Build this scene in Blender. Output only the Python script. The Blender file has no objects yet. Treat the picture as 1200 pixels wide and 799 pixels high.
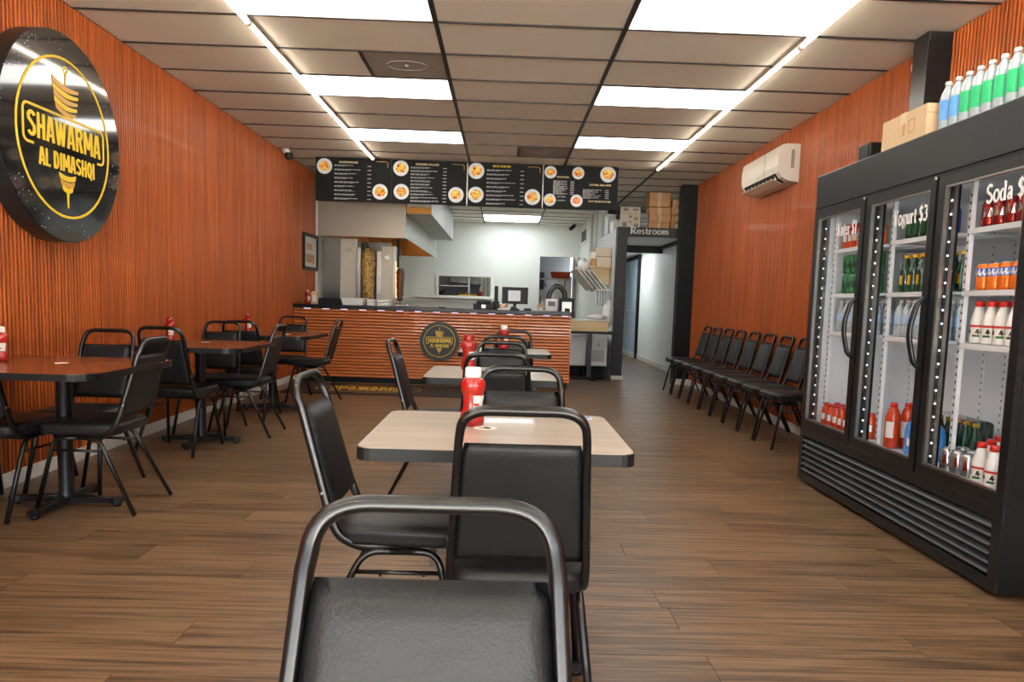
import bpy, bmesh, math, random
from math import sin, cos, pi, radians
from mathutils import Vector, Matrix
random.seed(7)
C = bpy.context.scene.collection
SC = bpy.context.scene

# ---------------------------------------------------------------- camera
cam = bpy.data.cameras.new('camera')
cam.sensor_width = 36; cam.lens = 859.62/1200*36
cam.shift_x = -4.71/1200; cam.shift_y = 36.39/1200
cam.clip_start = .05
co = bpy.data.objects.new('camera', cam); C.objects.link(co)
def cam_matrix(y, p, r):
    cy, sy, cp, sp, cr, sr = cos(y), sin(y), cos(p), sin(p), cos(r), sin(r)
    F = Vector((sy*cp, cy*cp, -sp)); Rt = Vector((cy, -sy, 0)); D = F.cross(Rt)
    R2 = cr*Rt + sr*D; D2 = -sr*Rt + cr*D
    return Matrix(((R2.x, -D2.x, -F.x, 0), (R2.y, -D2.y, -F.y, 0), (R2.z, -D2.z, -F.z, 1.142), (0, 0, 0, 1)))
co.matrix_world = cam_matrix(.0198, .0949, -.0315)
SC.camera = co

# ---------------------------------------------------------------- world, exposure
w = bpy.data.worlds.new('world'); SC.world = w; w.use_nodes = True
w.node_tree.nodes['Background'].inputs[0].default_value = (.80, .90, 1, 1)
w.node_tree.nodes['Background'].inputs[1].default_value = 4.5
SC.view_settings.view_transform = 'Standard'; SC.view_settings.look = 'None'
SC.view_settings.gamma = 1; SC.view_settings.use_curve_mapping = False
SC.view_settings.exposure = 0.5
SC.cycles.transparent_max_bounces = 24
PANEL_W, PANEL_K, STRIP_W = 4.8, 7.0, 13.0
sun = bpy.data.lights.new('sun', 'SUN'); sun.energy = 200; sun.angle = radians(.6); sun.color = (1, .96, .92)
so = bpy.data.objects.new('sun', sun); C.objects.link(so); so.rotation_euler = (radians(-20), radians(12), 0)   # high midday sun on the street behind the camera

# ---------------------------------------------------------------- materials
def lin(h):
    if isinstance(h, str):
        v = [int(h[i:i+2], 16)/255 for i in (0, 2, 4)]
    else: v = h
    return tuple((c/12.92 if c <= .04045 else ((c+.055)/1.055)**2.4) for c in v)
MATS = {}
def mat(name, col, rough=.5, metal=0, var=.08, scale=8, bump=0, bscale=60, coat=0, emis=None, spec=.5, trans=0, stretch=(1, 1, 1), rnd=0, coord='Object'):
    """a Principled material whose colour, roughness and relief vary with noise"""
    if name in MATS: return MATS[name]
    m = bpy.data.materials.new(name); m.use_nodes = True; nt = m.node_tree; N = nt.nodes; L = nt.links
    b = N['Principled BSDF']; c = lin(col)
    b.inputs['Roughness'].default_value = rough; b.inputs['Metallic'].default_value = metal
    b.inputs['Specular IOR Level'].default_value = spec
    b.inputs['Coat Weight'].default_value = coat; b.inputs['Coat Roughness'].default_value = .12
    b.inputs['Transmission Weight'].default_value = trans
    tc = N.new('ShaderNodeTexCoord'); mp = N.new('ShaderNodeMapping'); mp.inputs['Scale'].default_value = stretch
    L.new(tc.outputs[coord], mp.inputs[0])
    no = N.new('ShaderNodeTexNoise'); no.inputs['Scale'].default_value = scale; no.inputs['Detail'].default_value = 4
    L.new(mp.outputs[0], no.inputs['Vector'])
    mx = N.new('ShaderNodeMix'); mx.data_type = 'RGBA'
    mx.inputs[6].default_value = (*[x*(1-var) for x in c], 1); mx.inputs[7].default_value = (*[min(1, x*(1+var)) for x in c], 1)
    L.new(no.outputs['Fac'], mx.inputs[0]); out = mx.outputs[2]
    if rnd:
        oi = N.new('ShaderNodeObjectInfo'); hs = N.new('ShaderNodeHueSaturation')
        mr = N.new('ShaderNodeMapRange'); mr.inputs[3].default_value = 1-rnd; mr.inputs[4].default_value = 1+rnd
        L.new(oi.outputs['Random'], mr.inputs[0]); L.new(mr.outputs[0], hs.inputs['Value']); L.new(out, hs.inputs['Color']); out = hs.outputs[0]
    L.new(out, b.inputs['Base Color'])
    if bump:
        n2 = N.new('ShaderNodeTexNoise'); n2.inputs['Scale'].default_value = bscale; n2.inputs['Detail'].default_value = 3
        L.new(mp.outputs[0], n2.inputs['Vector'])
        bp = N.new('ShaderNodeBump'); bp.inputs['Strength'].default_value = bump; bp.inputs['Distance'].default_value = .004
        L.new(n2.outputs['Fac'], bp.inputs['Height']); L.new(bp.outputs[0], b.inputs['Normal'])
    if emis:
        b.inputs['Emission Color'].default_value = (*lin(emis[0]), 1); b.inputs['Emission Strength'].default_value = emis[1]
    MATS[name] = m; return m
def glass_mat(name, tint=(1, 1, 1), gl=.10):
    """thin pane: see-through with a mirror share that grows at grazing angles"""
    m = bpy.data.materials.new(name); m.use_nodes = True; nt = m.node_tree; N = nt.nodes; L = nt.links
    N.remove(N['Principled BSDF']); o = N['Material Output']
    t = N.new('ShaderNodeBsdfTransparent'); t.inputs[0].default_value = (*tint, 1)
    g = N.new('ShaderNodeBsdfGlossy'); g.inputs['Roughness'].default_value = .02
    lw = N.new('ShaderNodeLayerWeight'); lw.inputs[0].default_value = gl
    no = N.new('ShaderNodeTexNoise'); no.inputs['Scale'].default_value = 3
    mr = N.new('ShaderNodeMapRange'); mr.inputs[3].default_value = .85; mr.inputs[4].default_value = 1.0; L.new(no.outputs['Fac'], mr.inputs[0])
    mu = N.new('ShaderNodeMath'); mu.operation = 'MULTIPLY'; L.new(lw.outputs['Fresnel'], mu.inputs[0]); L.new(mr.outputs[0], mu.inputs[1])
    mx = N.new('ShaderNodeMixShader'); L.new(mu.outputs[0], mx.inputs[0]); L.new(t.outputs[0], mx.inputs[1]); L.new(g.outputs[0], mx.inputs[2])
    L.new(mx.outputs[0], o.inputs[0]); MATS[name] = m; return m
def emit(name, col, s):
    m = bpy.data.materials.new(name); m.use_nodes = True; nt = m.node_tree; N = nt.nodes; L = nt.links
    b = N['Principled BSDF']; b.inputs['Base Color'].default_value = (.8, .8, .8, 1)
    tc = N.new('ShaderNodeTexCoord'); no = N.new('ShaderNodeTexNoise'); no.inputs['Scale'].default_value = 2; L.new(tc.outputs['Object'], no.inputs['Vector'])
    mr = N.new('ShaderNodeMapRange'); mr.inputs[3].default_value = s*.96; mr.inputs[4].default_value = s*1.04; L.new(no.outputs['Fac'], mr.inputs[0])
    b.inputs['Emission Color'].default_value = (*lin(col), 1); L.new(mr.outputs[0], b.inputs['Emission Strength']); MATS[name] = m; return m
def floor_mat(name, c1, c2, c3, rough=.34):
    m = bpy.data.materials.new(name); m.use_nodes = True; nt = m.node_tree; N = nt.nodes; L = nt.links; b = N['Principled BSDF']
    tc = N.new('ShaderNodeTexCoord'); oi = N.new('ShaderNodeObjectInfo')
    ml = N.new('ShaderNodeMath'); ml.operation = 'MULTIPLY'; ml.inputs[1].default_value = 37; L.new(oi.outputs['Random'], ml.inputs[0])
    cb = N.new('ShaderNodeCombineXYZ'); L.new(ml.outputs[0], cb.inputs[0]); L.new(ml.outputs[0], cb.inputs[1])
    ad = N.new('ShaderNodeVectorMath'); ad.operation = 'ADD'; L.new(tc.outputs['Object'], ad.inputs[0]); L.new(cb.outputs[0], ad.inputs[1])
    def ns(sc, st, det=5, ro=.6):
        mp = N.new('ShaderNodeMapping'); mp.inputs['Scale'].default_value = st; L.new(ad.outputs[0], mp.inputs[0])
        n = N.new('ShaderNodeTexNoise'); n.inputs['Scale'].default_value = sc; n.inputs['Detail'].default_value = det; n.inputs['Roughness'].default_value = ro
        L.new(mp.outputs[0], n.inputs['Vector']); return n
    a = ns(1, (1.6, 52, 1)); f = ns(1, (5, 240, 1), 3); g = ns(1, (.6, 5, 1), 2)
    s1 = N.new('ShaderNodeMath'); s1.operation = 'MULTIPLY_ADD'; L.new(f.outputs['Fac'], s1.inputs[0]); s1.inputs[1].default_value = .45; L.new(a.outputs['Fac'], s1.inputs[2])
    s2 = N.new('ShaderNodeMath'); s2.operation = 'MULTIPLY_ADD'; L.new(g.outputs['Fac'], s2.inputs[0]); s2.inputs[1].default_value = .35; L.new(s1.outputs[0], s2.inputs[2])
    s3 = N.new('ShaderNodeMath'); s3.operation = 'MULTIPLY_ADD'; L.new(oi.outputs['Random'], s3.inputs[0]); s3.inputs[1].default_value = .05; L.new(s2.outputs[0], s3.inputs[2])
    r = N.new('ShaderNodeValToRGB'); e = r.color_ramp.elements
    e[0].position = .74; e[0].color = (*lin(c1), 1); e[1].position = 1.0; e[1].color = (*lin(c3), 1)
    k = e.new(.89); k.color = (*lin(c2), 1)
    L.new(s3.outputs[0], r.inputs[0]); L.new(r.outputs[0], b.inputs['Base Color'])
    mr = N.new('ShaderNodeMapRange'); mr.inputs[3].default_value = rough-.06; mr.inputs[4].default_value = rough+.12; L.new(f.outputs['Fac'], mr.inputs[0]); L.new(mr.outputs[0], b.inputs['Roughness'])
    bp = N.new('ShaderNodeBump'); bp.inputs['Strength'].default_value = .25; bp.inputs['Distance'].default_value = .002; L.new(f.outputs['Fac'], bp.inputs['Height']); L.new(bp.outputs[0], b.inputs['Normal'])
    MATS[name] = m; return m
def grain_mat(name, c1, c2, st, rough=.4, coat=0, lo=.35, hi=.7, rnd=0, coord='Object', bump=.1):
    m = bpy.data.materials.new(name); m.use_nodes = True; nt = m.node_tree; N = nt.nodes; L = nt.links; b = N['Principled BSDF']
    tc = N.new('ShaderNodeTexCoord'); mp = N.new('ShaderNodeMapping'); mp.inputs['Scale'].default_value = st; L.new(tc.outputs[coord], mp.inputs[0])
    v = mp.outputs[0]
    if rnd:
        oi = N.new('ShaderNodeObjectInfo'); ml = N.new('ShaderNodeMath'); ml.operation = 'MULTIPLY'; ml.inputs[1].default_value = 51; L.new(oi.outputs['Random'], ml.inputs[0])
        ad = N.new('ShaderNodeVectorMath'); ad.operation = 'ADD'; L.new(v, ad.inputs[0]); L.new(ml.outputs[0], ad.inputs[1]); v = ad.outputs[0]
    n = N.new('ShaderNodeTexNoise'); n.inputs['Scale'].default_value = 1; n.inputs['Detail'].default_value = 5; n.inputs['Distortion'].default_value = .4; L.new(v, n.inputs['Vector'])
    r = N.new('ShaderNodeValToRGB'); e = r.color_ramp.elements; e[0].position = lo; e[0].color = (*lin(c1), 1); e[1].position = hi; e[1].color = (*lin(c2), 1)
    L.new(n.outputs['Fac'], r.inputs[0]); out = r.outputs[0]
    if rnd:
        hs = N.new('ShaderNodeHueSaturation'); mr = N.new('ShaderNodeMapRange'); mr.inputs[3].default_value = 1-rnd; mr.inputs[4].default_value = 1+rnd
        L.new(oi.outputs['Random'], mr.inputs[0]); L.new(mr.outputs[0], hs.inputs['Value']); L.new(out, hs.inputs['Color']); out = hs.outputs[0]
    L.new(out, b.inputs['Base Color']); b.inputs['Roughness'].default_value = rough; b.inputs['Coat Weight'].default_value = coat
    if bump:
        bp = N.new('ShaderNodeBump'); bp.inputs['Strength'].default_value = bump; bp.inputs['Distance'].default_value = .002; L.new(n.outputs['Fac'], bp.inputs['Height']); L.new(bp.outputs[0], b.inputs['Normal'])
    MATS[name] = m; return m
def food_mat(name, cols, scale=26):
    m = bpy.data.materials.new(name); m.use_nodes = True; nt = m.node_tree; N = nt.nodes; L = nt.links; b = N['Principled BSDF']
    tc = N.new('ShaderNodeTexCoord'); n = N.new('ShaderNodeTexNoise'); n.inputs['Scale'].default_value = scale; n.inputs['Detail'].default_value = 3; n.inputs['Distortion'].default_value = 1.2
    L.new(tc.outputs['Object'], n.inputs['Vector']); r = N.new('ShaderNodeValToRGB'); r.color_ramp.interpolation = 'CONSTANT'; e = r.color_ramp.elements
    e[0].position = 0; e[0].color = (*lin(cols[0]), 1); e[1].position = .38; e[1].color = (*lin(cols[1]), 1)
    for i, c in enumerate(cols[2:]): k = e.new(.46+.07*i); k.color = (*lin(c), 1)
    L.new(n.outputs['Fac'], r.inputs[0]); L.new(r.outputs[0], b.inputs['Base Color']); b.inputs['Roughness'].default_value = .5
    L.new(r.outputs[0], b.inputs['Emission Color']); b.inputs['Emission Strength'].default_value = .35
    MATS[name] = m; return m

M_slat = grain_mat('orange_stained_wood', '8c3f0e', 'b85c1f', (60, 60, 1.6), .42, .10, .3, .7, rnd=.16)
M_slath = grain_mat('orange_stained_wood_counter', 'b8602a', 'db8440', (1.6, 60, 60), .38, .15, .3, .7, rnd=.08)
M_groove = mat('dark_groove_backing', '2e1206', .6, var=.2)
M_floor = floor_mat('brown_vinyl_plank', '3a2a1c', '5c452f', '7e6449')
M_floorb = mat('floor_joint', '2c2018', .6)
M_tile = mat('ceiling_tile_board', 'f4efe2', .85, var=.03, scale=3, bump=.25, bscale=220)
M_grid = mat('black_ceiling_grid', '17181b', .45, var=.15)
M_vent = mat('dusty_grey_vent', '8d857c', .8, var=.22, scale=6)
M_panel = emit('led_panel', 'fffdf8', PANEL_W)
M_panelk = emit('led_panel_kitchen', 'f4fbff', PANEL_K)
M_strip = emit('led_strip', 'fff1da', STRIP_W)
M_white = mat('white_painted_wall', 'dcdfd8', .6, var=.03, scale=2)
M_trim = mat('white_trim_paint', 'e0ddd5', .45, var=.10, scale=14)
M_corr = mat('corridor_wall_paint', 'e2e4e2', .55, var=.03)
M_blackp = mat('black_paint', '121416', .45, var=.12, spec=.25)
M_greyp = mat('dark_grey_post_paint', '38393c', .5, var=.15, scale=5, spec=.25)
M_tube = mat('gloss_black_tube', '0c0d0f', .30, var=.2, scale=30, coat=.12, spec=.5)
M_vinyl = mat('black_vinyl', '191b1e', .44, var=.10, spec=.38, scale=20, bump=.28, bscale=260)
M_vinylc = mat('charcoal_vinyl', '24262a', .40, var=.10, scale=20, bump=.30, bscale=240)
M_iron = mat('black_cast_iron', '141416', .38, var=.2, scale=25, bump=.2)
M_tmah = grain_mat('mahogany_laminate', '643016', '80441f', (2.0, 22, 20), .26, .2, .3, .75)
M_tgrey = grain_mat('greige_wood_laminate', 'a29382', 'bcad9b', (2.2, 20, 20), .28, .15, .3, .75)
M_edge = mat('black_rubber_edge', '15171a', .42, var=.1, spec=.25)
M_ket = mat('ketchup_red_plastic', 'a0160d', .28, var=.15, scale=20, coat=.4)
M_wplas = mat('white_plastic', 'eceae4', .35, var=.04)
M_label = mat('paper_label', 'e8e4da', .6, var=.06, scale=30)
M_gold = mat('yellow_gold_print', 'e6c21c', .45, var=.08)
M_goldb = mat('bronze_gold_print', 'c8963c', .38, var=.25, scale=14)
M_fr = mat('fridge_black_steel', '16191c', .34, var=.12, scale=6, spec=.4)
M_frd = mat('fridge_charcoal_louver', '34373b', .38, var=.1)
M_frin = mat('fridge_white_liner', 'dfe4e6', .4, var=.03)
M_shelf = mat('white_wire_shelf', 'e6e8e8', .35, var=.05)
M_led = emit('cooler_led', 'eef6ff', 1.6)
M_glass = glass_mat('clear_pane', gl=.05)
M_wtext = mat('white_letter_vinyl', 'f4f2ee', .5, emis=None, var=.02)
M_ss = mat('brushed_stainless', '9d9a94', .32, 1, var=.12, scale=3, stretch=(1, 1, 12))
M_ssd = mat('dark_stainless', '6b6964', .35, 1, var=.2, scale=2.5, stretch=(3, 3, .6))
M_hood = mat('hood_grey_steel', '8d8378', .32, .9, var=.12, scale=2)
M_warmtint = mat('steel_warm_glow_tint', '9a6a34', .3, .9, var=.3, scale=5)  # steel with the warm light and its reflection painted into the colour
M_cream = mat('cream_enamel_panel', 'e4d9c4', .4, var=.08, scale=5)
M_menu = mat('menu_black_print', '07090c', .6, var=.1, spec=.2)
M_print = mat('menu_grey_print', 'a8aaac', .5, var=.1)
M_head = mat('menu_heading_print', 'f2d9a8', .5, var=.15)
M_plate = mat('plate_white_print', 'e6ebee', .4, var=.05)
M_card = mat('brown_cardboard', 'b5885c', .75, var=.10, scale=12, rnd=.12)
M_cardl = mat('pale_cardboard', 'cdb08a', .75, var=.10, scale=12)
M_tape = mat('tan_packing_tape', 'd3bd98', .4, var=.1)
M_ac = mat('ivory_ac_plastic', 'ebe4d8', .30, var=.03)
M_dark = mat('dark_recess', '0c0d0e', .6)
M_mat = mat('black_rubber_mat', '141416', .6, var=.15, scale=30, bump=.4)
M_signf = None

# ---------------------------------------------------------------- mesh helpers
class MB:
    def __init__(s): s.bm = bmesh.new()
    def box(s, x0, x1, y0, y1, z0, z1, bev=0, M=None):
        r = bmesh.ops.create_cube(s.bm, size=1)
        vs = r['verts']
        for v in vs: v.co = Vector((x0+(v.co.x+.5)*(x1-x0), y0+(v.co.y+.5)*(y1-y0), z0+(v.co.z+.5)*(z1-z0)))
        if bev:
            es = list({e for v in vs for e in v.link_edges})
            r2 = bmesh.ops.bevel(s.bm, geom=es, offset=bev, segments=2, affect='EDGES', profile=.5)
            vs = list({v for f in r2['faces'] for v in f.verts} | {v for v in vs if v.is_valid})
        if M: 
            for v in vs: v.co = M @ v.co
        return s
    def tube(s, path, rx=.011, rz=None, n=10, closed=False, sq=2.0, up=None):
        rz = rz or rx; P = [Vector(p) for p in path]; m = len(P); rings = []
        T = []
        for i in range(m):
            if closed: t = P[(i+1) % m]-P[i-1]
            else: t = P[min(i+1, m-1)]-P[max(i-1, 0)]
            T.append(t.normalized())
        u = Vector(up) if up else (Vector((0, 0, 1)) if abs(T[0].z) < .9 else Vector((1, 0, 0)))
        for i in range(m):
            u = (u-T[i]*u.dot(T[i])).normalized(); v = T[i].cross(u); ring = []
            for k in range(n):
                a = 2*pi*k/n; ca, sa = cos(a), sin(a)
                x = math.copysign(abs(ca)**(2/sq), ca)*rx; y = math.copysign(abs(sa)**(2/sq), sa)*rz
                ring.append(s.bm.verts.new(P[i]+u*x+v*y))
            rings.append(ring)
        for i in range(m if closed else m-1):
            a, b = rings[i], rings[(i+1) % m]
            for k in range(n):
                f = s.bm.faces.new((a[k], a[(k+1) % n], b[(k+1) % n], b[k])); f.smooth = True
        if not closed:
            s.bm.faces.new(list(reversed(rings[0]))); s.bm.faces.new(rings[-1])
        return s
    def lathe(s, prof, cx=0, cy=0, n=16, sy=1.0, cz=0, M=None):
        rings = []
        for r, z in prof:
            ring = []
            for k in range(n):
                co_ = Vector((cx+r*cos(2*pi*k/n), cy+sy*r*sin(2*pi*k/n), cz+z))
                ring.append(s.bm.verts.new(M @ co_ if M else co_))
            rings.append(ring)
        for a, b in zip(rings, rings[1:]):
            for k in range(n):
                f = s.bm.faces.new((a[k], a[(k+1) % n], b[(k+1) % n], b[k])); f.smooth = True
        s.bm.faces.new(list(reversed(rings[0]))); s.bm.faces.new(rings[-1]); return s
    def prism(s, poly, z0, z1, M=None):
        a = [Vector((p[0], p[1], z0)) for p in poly]; b = [Vector((p[0], p[1], z1)) for p in poly]
        if M: a = [M @ v for v in a]; b = [M @ v for v in b]
        A = [s.bm.verts.new(v) for v in a]; B = [s.bm.verts.new(v) for v in b]; n = len(poly)
        s.bm.faces.new(list(reversed(A))); s.bm.faces.new(B)
        for k in range(n): s.bm.faces.new((A[k], A[(k+1) % n], B[(k+1) % n], B[k]))
        return s
    def strip(s, outer, inner, z0, z1, M=None, closed=True):
        n = len(outer); Q = []
        for z in (z0, z1):
            for lp in (outer, inner):
                Q.append([s.bm.verts.new((M @ Vector((p[0], p[1], z))) if M else Vector((p[0], p[1], z))) for p in lp])
        ob, ib, ot, it = Q
        for k in range(n if closed else n-1):
            j = (k+1) % n
            s.bm.faces.new((ot[k], ot[j], it[j], it[k])); s.bm.faces.new((ob[k], ib[k], ib[j], ob[j]))
            s.bm.faces.new((ob[k], ob[j], ot[j], ot[k])); s.bm.faces.new((ib[k], it[k], it[j], ib[j]))
        if not closed:
            for k in (0, n-1): s.bm.faces.new((ob[k], ot[k], it[k], ib[k]))
        return s
    def mesh(s, name, m, smooth=None):
        bmesh.ops.recalc_face_normals(s.bm, faces=s.bm.faces)
        me = bpy.data.meshes.new(name); s.bm.to_mesh(me); s.bm.free()
        if smooth is not None:
            for p in me.polygons: p.use_smooth = smooth
        if m: me.materials.append(m)
        return me
    def obj(s, name, m, parent=None, loc=None, rot=None, smooth=None):
        return put(name, s.mesh(name, m, smooth), parent, loc, rot)
def put(name, me, parent=None, loc=None, rot=None):
    o = bpy.data.objects.new(name, me); C.objects.link(o)
    if parent is not None: o.parent = parent
    if loc is not None: o.location = loc
    if rot is not None: o.rotation_euler = rot
    return o
def empty(name, label, cat, loc=(0, 0, 0), rz=0, group=None):
    o = bpy.data.objects.new(name, None); o.empty_display_size = .1; C.objects.link(o)
    o.location = loc; o.rotation_euler = (0, 0, rz); return tag(o, label, cat, group)
def tag(o, label, cat, group=None, kind=None):
    o['label'] = label; o['category'] = cat
    if group: o['group'] = group
    if kind: o['kind'] = kind
    return o
def struct(o, label=None):
    o['kind'] = 'structure'
    if label: o['label'] = label; o['category'] = 'structure'
    return o
def copy_tree(o, parent=None, loc=None, rz=None, label=None):
    c = o.copy(); C.objects.link(c)
    if parent is not None: c.parent = parent
    if loc is not None: c.location = loc
    if rz is not None: c.rotation_euler = (0, 0, rz)
    if label: c['label'] = label
    for ch in list(o.children): copy_tree(ch, c)
    return c
def arc(cx, cy, r, a0, a1, n=6, ry=None):
    ry = ry or r
    return [(cx+r*cos(radians(a0+(a1-a0)*i/n)), cy+ry*sin(radians(a0+(a1-a0)*i/n))) for i in range(n+1)]
def rrect(x0, x1, y0, y1, r, n=4):
    return arc(x1-r, y1-r, r, 0, 90, n)+arc(x0+r, y1-r, r, 90, 180, n)+arc(x0+r, y0+r, r, 180, 270, n)+arc(x1-r, y0+r, r, 270, 360, n)
def fillet(pts, r, n=5):
    """round the corners of a 3-D polyline"""
    P = [Vector(p) for p in pts]; out = [P[0]]
    rs = r if isinstance(r, (list, tuple)) else [r]*(len(P)-2)
    for i in range(1, len(P)-1):
        a, b, c = P[i-1], P[i], P[i+1]; rr = rs[i-1]
        d1 = (a-b).normalized(); d2 = (c-b).normalized()
        t = min(rr, (a-b).length*.49, (c-b).length*.49); p0 = b+d1*t; p1 = b+d2*t
        for k in range(n+1):
            q = k/n; out.append((1-q)**2*p0+2*q*(1-q)*b+q*q*p1)
    out.append(P[-1]); return out
FACE_LEFTWALL = Matrix(((0, 0, 1, 0), (1, 0, 0, 0), (0, 1, 0, 0), (0, 0, 0, 1)))     # local x>+Y, y>+Z, z>+X
FACE_CAM = Matrix(((1, 0, 0, 0), (0, 0, -1, 0), (0, 1, 0, 0), (0, 0, 0, 1)))         # local x>+X, y>+Z, z>-Y
FACE_RIGHTWALL = Matrix(((0, 0, -1, 0), (-1, 0, 0, 0), (0, 1, 0, 0), (0, 0, 0, 1)))  # local x>-Y, y>+Z, z>-X
def text_mesh(body, h, m, ext=.001, sx=1.0, bold=0.0, align='CENTER', spacing=1.0, M=None, width=None):
    cu = bpy.data.curves.new('lettering', 'FONT'); cu.body = body; cu.size = 1; cu.extrude = 0; cu.offset = bold
    cu.align_x = align; cu.space_character = spacing; cu.resolution_u = 3
    o = bpy.data.objects.new('tmp', cu); C.objects.link(o); bpy.context.view_layer.update()
    me = bpy.data.meshes.new_from_object(o.evaluated_get(bpy.context.evaluated_depsgraph_get()))
    bpy.data.objects.remove(o)
    k = h/.70
    if width:
        xs = [v.co.x for v in me.vertices]; sx = width/((max(xs)-min(xs))*k)
    for v in me.vertices: v.co = Vector((v.co.x*k*sx, v.co.y*k, ext))
    bm = bmesh.new(); bm.from_mesh(me); bm.normal_update()
    r = bmesh.ops.extrude_face_region(bm, geom=list(bm.faces))
    for e in r['geom']:
        if isinstance(e, bmesh.types.BMVert): e.co.z -= ext
    bmesh.ops.recalc_face_normals(bm, faces=bm.faces)
    if M:
        for v in bm.verts: v.co = M @ v.co
    me2 = bpy.data.meshes.new('lettering'); bm.to_mesh(me2); bm.free(); me2.materials.clear(); me2.materials.append(m); return me2

# serif alphabet of broad and fine strokes, on a unit em (capital height 1, lower case .66)
K, T_ = .15, .06
def _ser(x, y, w=.26): return [[(x-w/2, y), (x+w/2, y)], T_]
def _arcs(cx, cy, rx, ry, a0, a1, n=12): return [(cx+rx*cos(radians(a0+(a1-a0)*i/n)), cy+ry*sin(radians(a0+(a1-a0)*i/n))) for i in range(n+1)]
GL = {
 'R': (.78, [[[(.16, 0), (.16, 1)], K], _ser(.16, .03), _ser(.14, .97, .2), [[(.16, .95)]+_arcs(.38, .73, .22, .22, 90, -90)+[(.16, .51)], .10], [[(.36, .5), (.62, .03)], K], _ser(.66, .03, .2)]),
 'W': (1.05, [[[(.12, .97), (.34, .03)], K], [[(.34, .03), (.53, .85)], T_], [[(.50, .97), (.72, .03)], K], [[(.72, .03), (.94, .97)], T_], _ser(.12, .97), _ser(.5, .97, .22), _ser(.94, .97, .2)]),
 'Y': (.76, [[[(.12, .97), (.38, .48)], K], [[(.38, .48), (.64, .97)], T_], [[(.38, .5), (.38, 0)], K], _ser(.12, .97), _ser(.64, .97, .2), _ser(.38, .03, .3)]),
 'S': (.62, [[_arcs(.31, .74, .20, .22, 30, 200, 9)+[(.18, .58), (.42, .44)]+_arcs(.31, .25, .20, .22, 20, -160, 9), .12]]),
 'e': (.54, [[_arcs(.27, .33, .20, .30, 0, 330, 16), .10], [[(.09, .36), (.46, .36)], T_]]),
 's': (.44, [[_arcs(.22, .49, .13, .14, 30, 200, 8)+[(.14, .38), (.29, .29)]+_arcs(.22, .17, .13, .14, 20, -160, 8), .09]]),
 't': (.38, [[[(.18, .86), (.18, .12), (.24, .04), (.34, .05)], .12], [[(.04, .62), (.33, .62)], T_]]),
 'r': (.46, [[[(.15, 0), (.15, .64)], .13], _ser(.15, .03), _ser(.11, .62, .14), [[(.16, .45), (.26, .60), (.38, .58)], .10]]),
 'o': (.56, [[_arcs(.28, .33, .21, .30, 0, 360, 18), .105]]),
 'm': (.92, [[[(.14, 0), (.14, .64)], .12], [[(.14, .5), (.26, .62), (.38, .58), (.42, .45), (.42, 0)], .12], [[(.42, .5), (.54, .62), (.66, .58), (.70, .45), (.70, 0)], .12], _ser(.14, .03, .22), _ser(.42, .03, .22), _ser(.72, .03, .22), _ser(.1, .62, .12)]),
 'a': (.52, [[[(.10, .52), (.2, .63), (.32, .6), (.36, .48), (.36, .08), (.46, .03)], .11], [[(.36, .38), (.16, .30), (.09, .17), (.14, .05), (.26, .04), (.36, .14)], .10]]),
 'g': (.54, [[_arcs(.25, .43, .16, .20, 0, 360, 14), .09], [[(.38, .58), (.50, .62)], .07], [[(.16, .24), (.12, .14), (.36, .08), (.44, -.06), (.34, -.2), (.14, -.2), (.07, -.1), (.18, .06)], .08]]),
 'u': (.60, [[[(.15, .64), (.15, .15), (.22, .05), (.34, .05), (.42, .16)], .12], [[(.44, .64), (.44, 0)], .12], _ser(.1, .62, .14), _ser(.39, .62, .14), _ser(.49, .03, .12)]),
 'd': (.58, [[_arcs(.24, .32, .17, .29, 40, 320, 14), .10], [[(.42, 1), (.42, 0)], .12], _ser(.37, .97, .14), _ser(.48, .03, .12)]),
 '$': (.58, [[_arcs(.28, .72, .18, .20, 20, 200, 9)+[(.16, .57), (.40, .44)]+_arcs(.28, .27, .18, .20, 20, -160, 9), .11], [[(.28, 1.1), (.28, -.12)], .05]]),
 '1': (.46, [[[(.23, 0), (.23, .97), (.10, .85)], .12], _ser(.23, .03, .3)]),
 '2': (.56, [[_arcs(.27, .74, .19, .20, 170, -20, 9)+[(.36, .45), (.09, .08)], .11], [[(.09, .06), (.48, .06), (.50, .2)], .11]]),
 '3': (.54, [[_arcs(.25, .76, .17, .18, 150, -80, 9), .10], [_arcs(.25, .29, .20, .25, 80, -150, 10), .11]]),
 ' ': (.3, [])}
BT = .145
def _v(x, a=0, b=1): return [[(x, a), (x, b)], BT]
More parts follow.
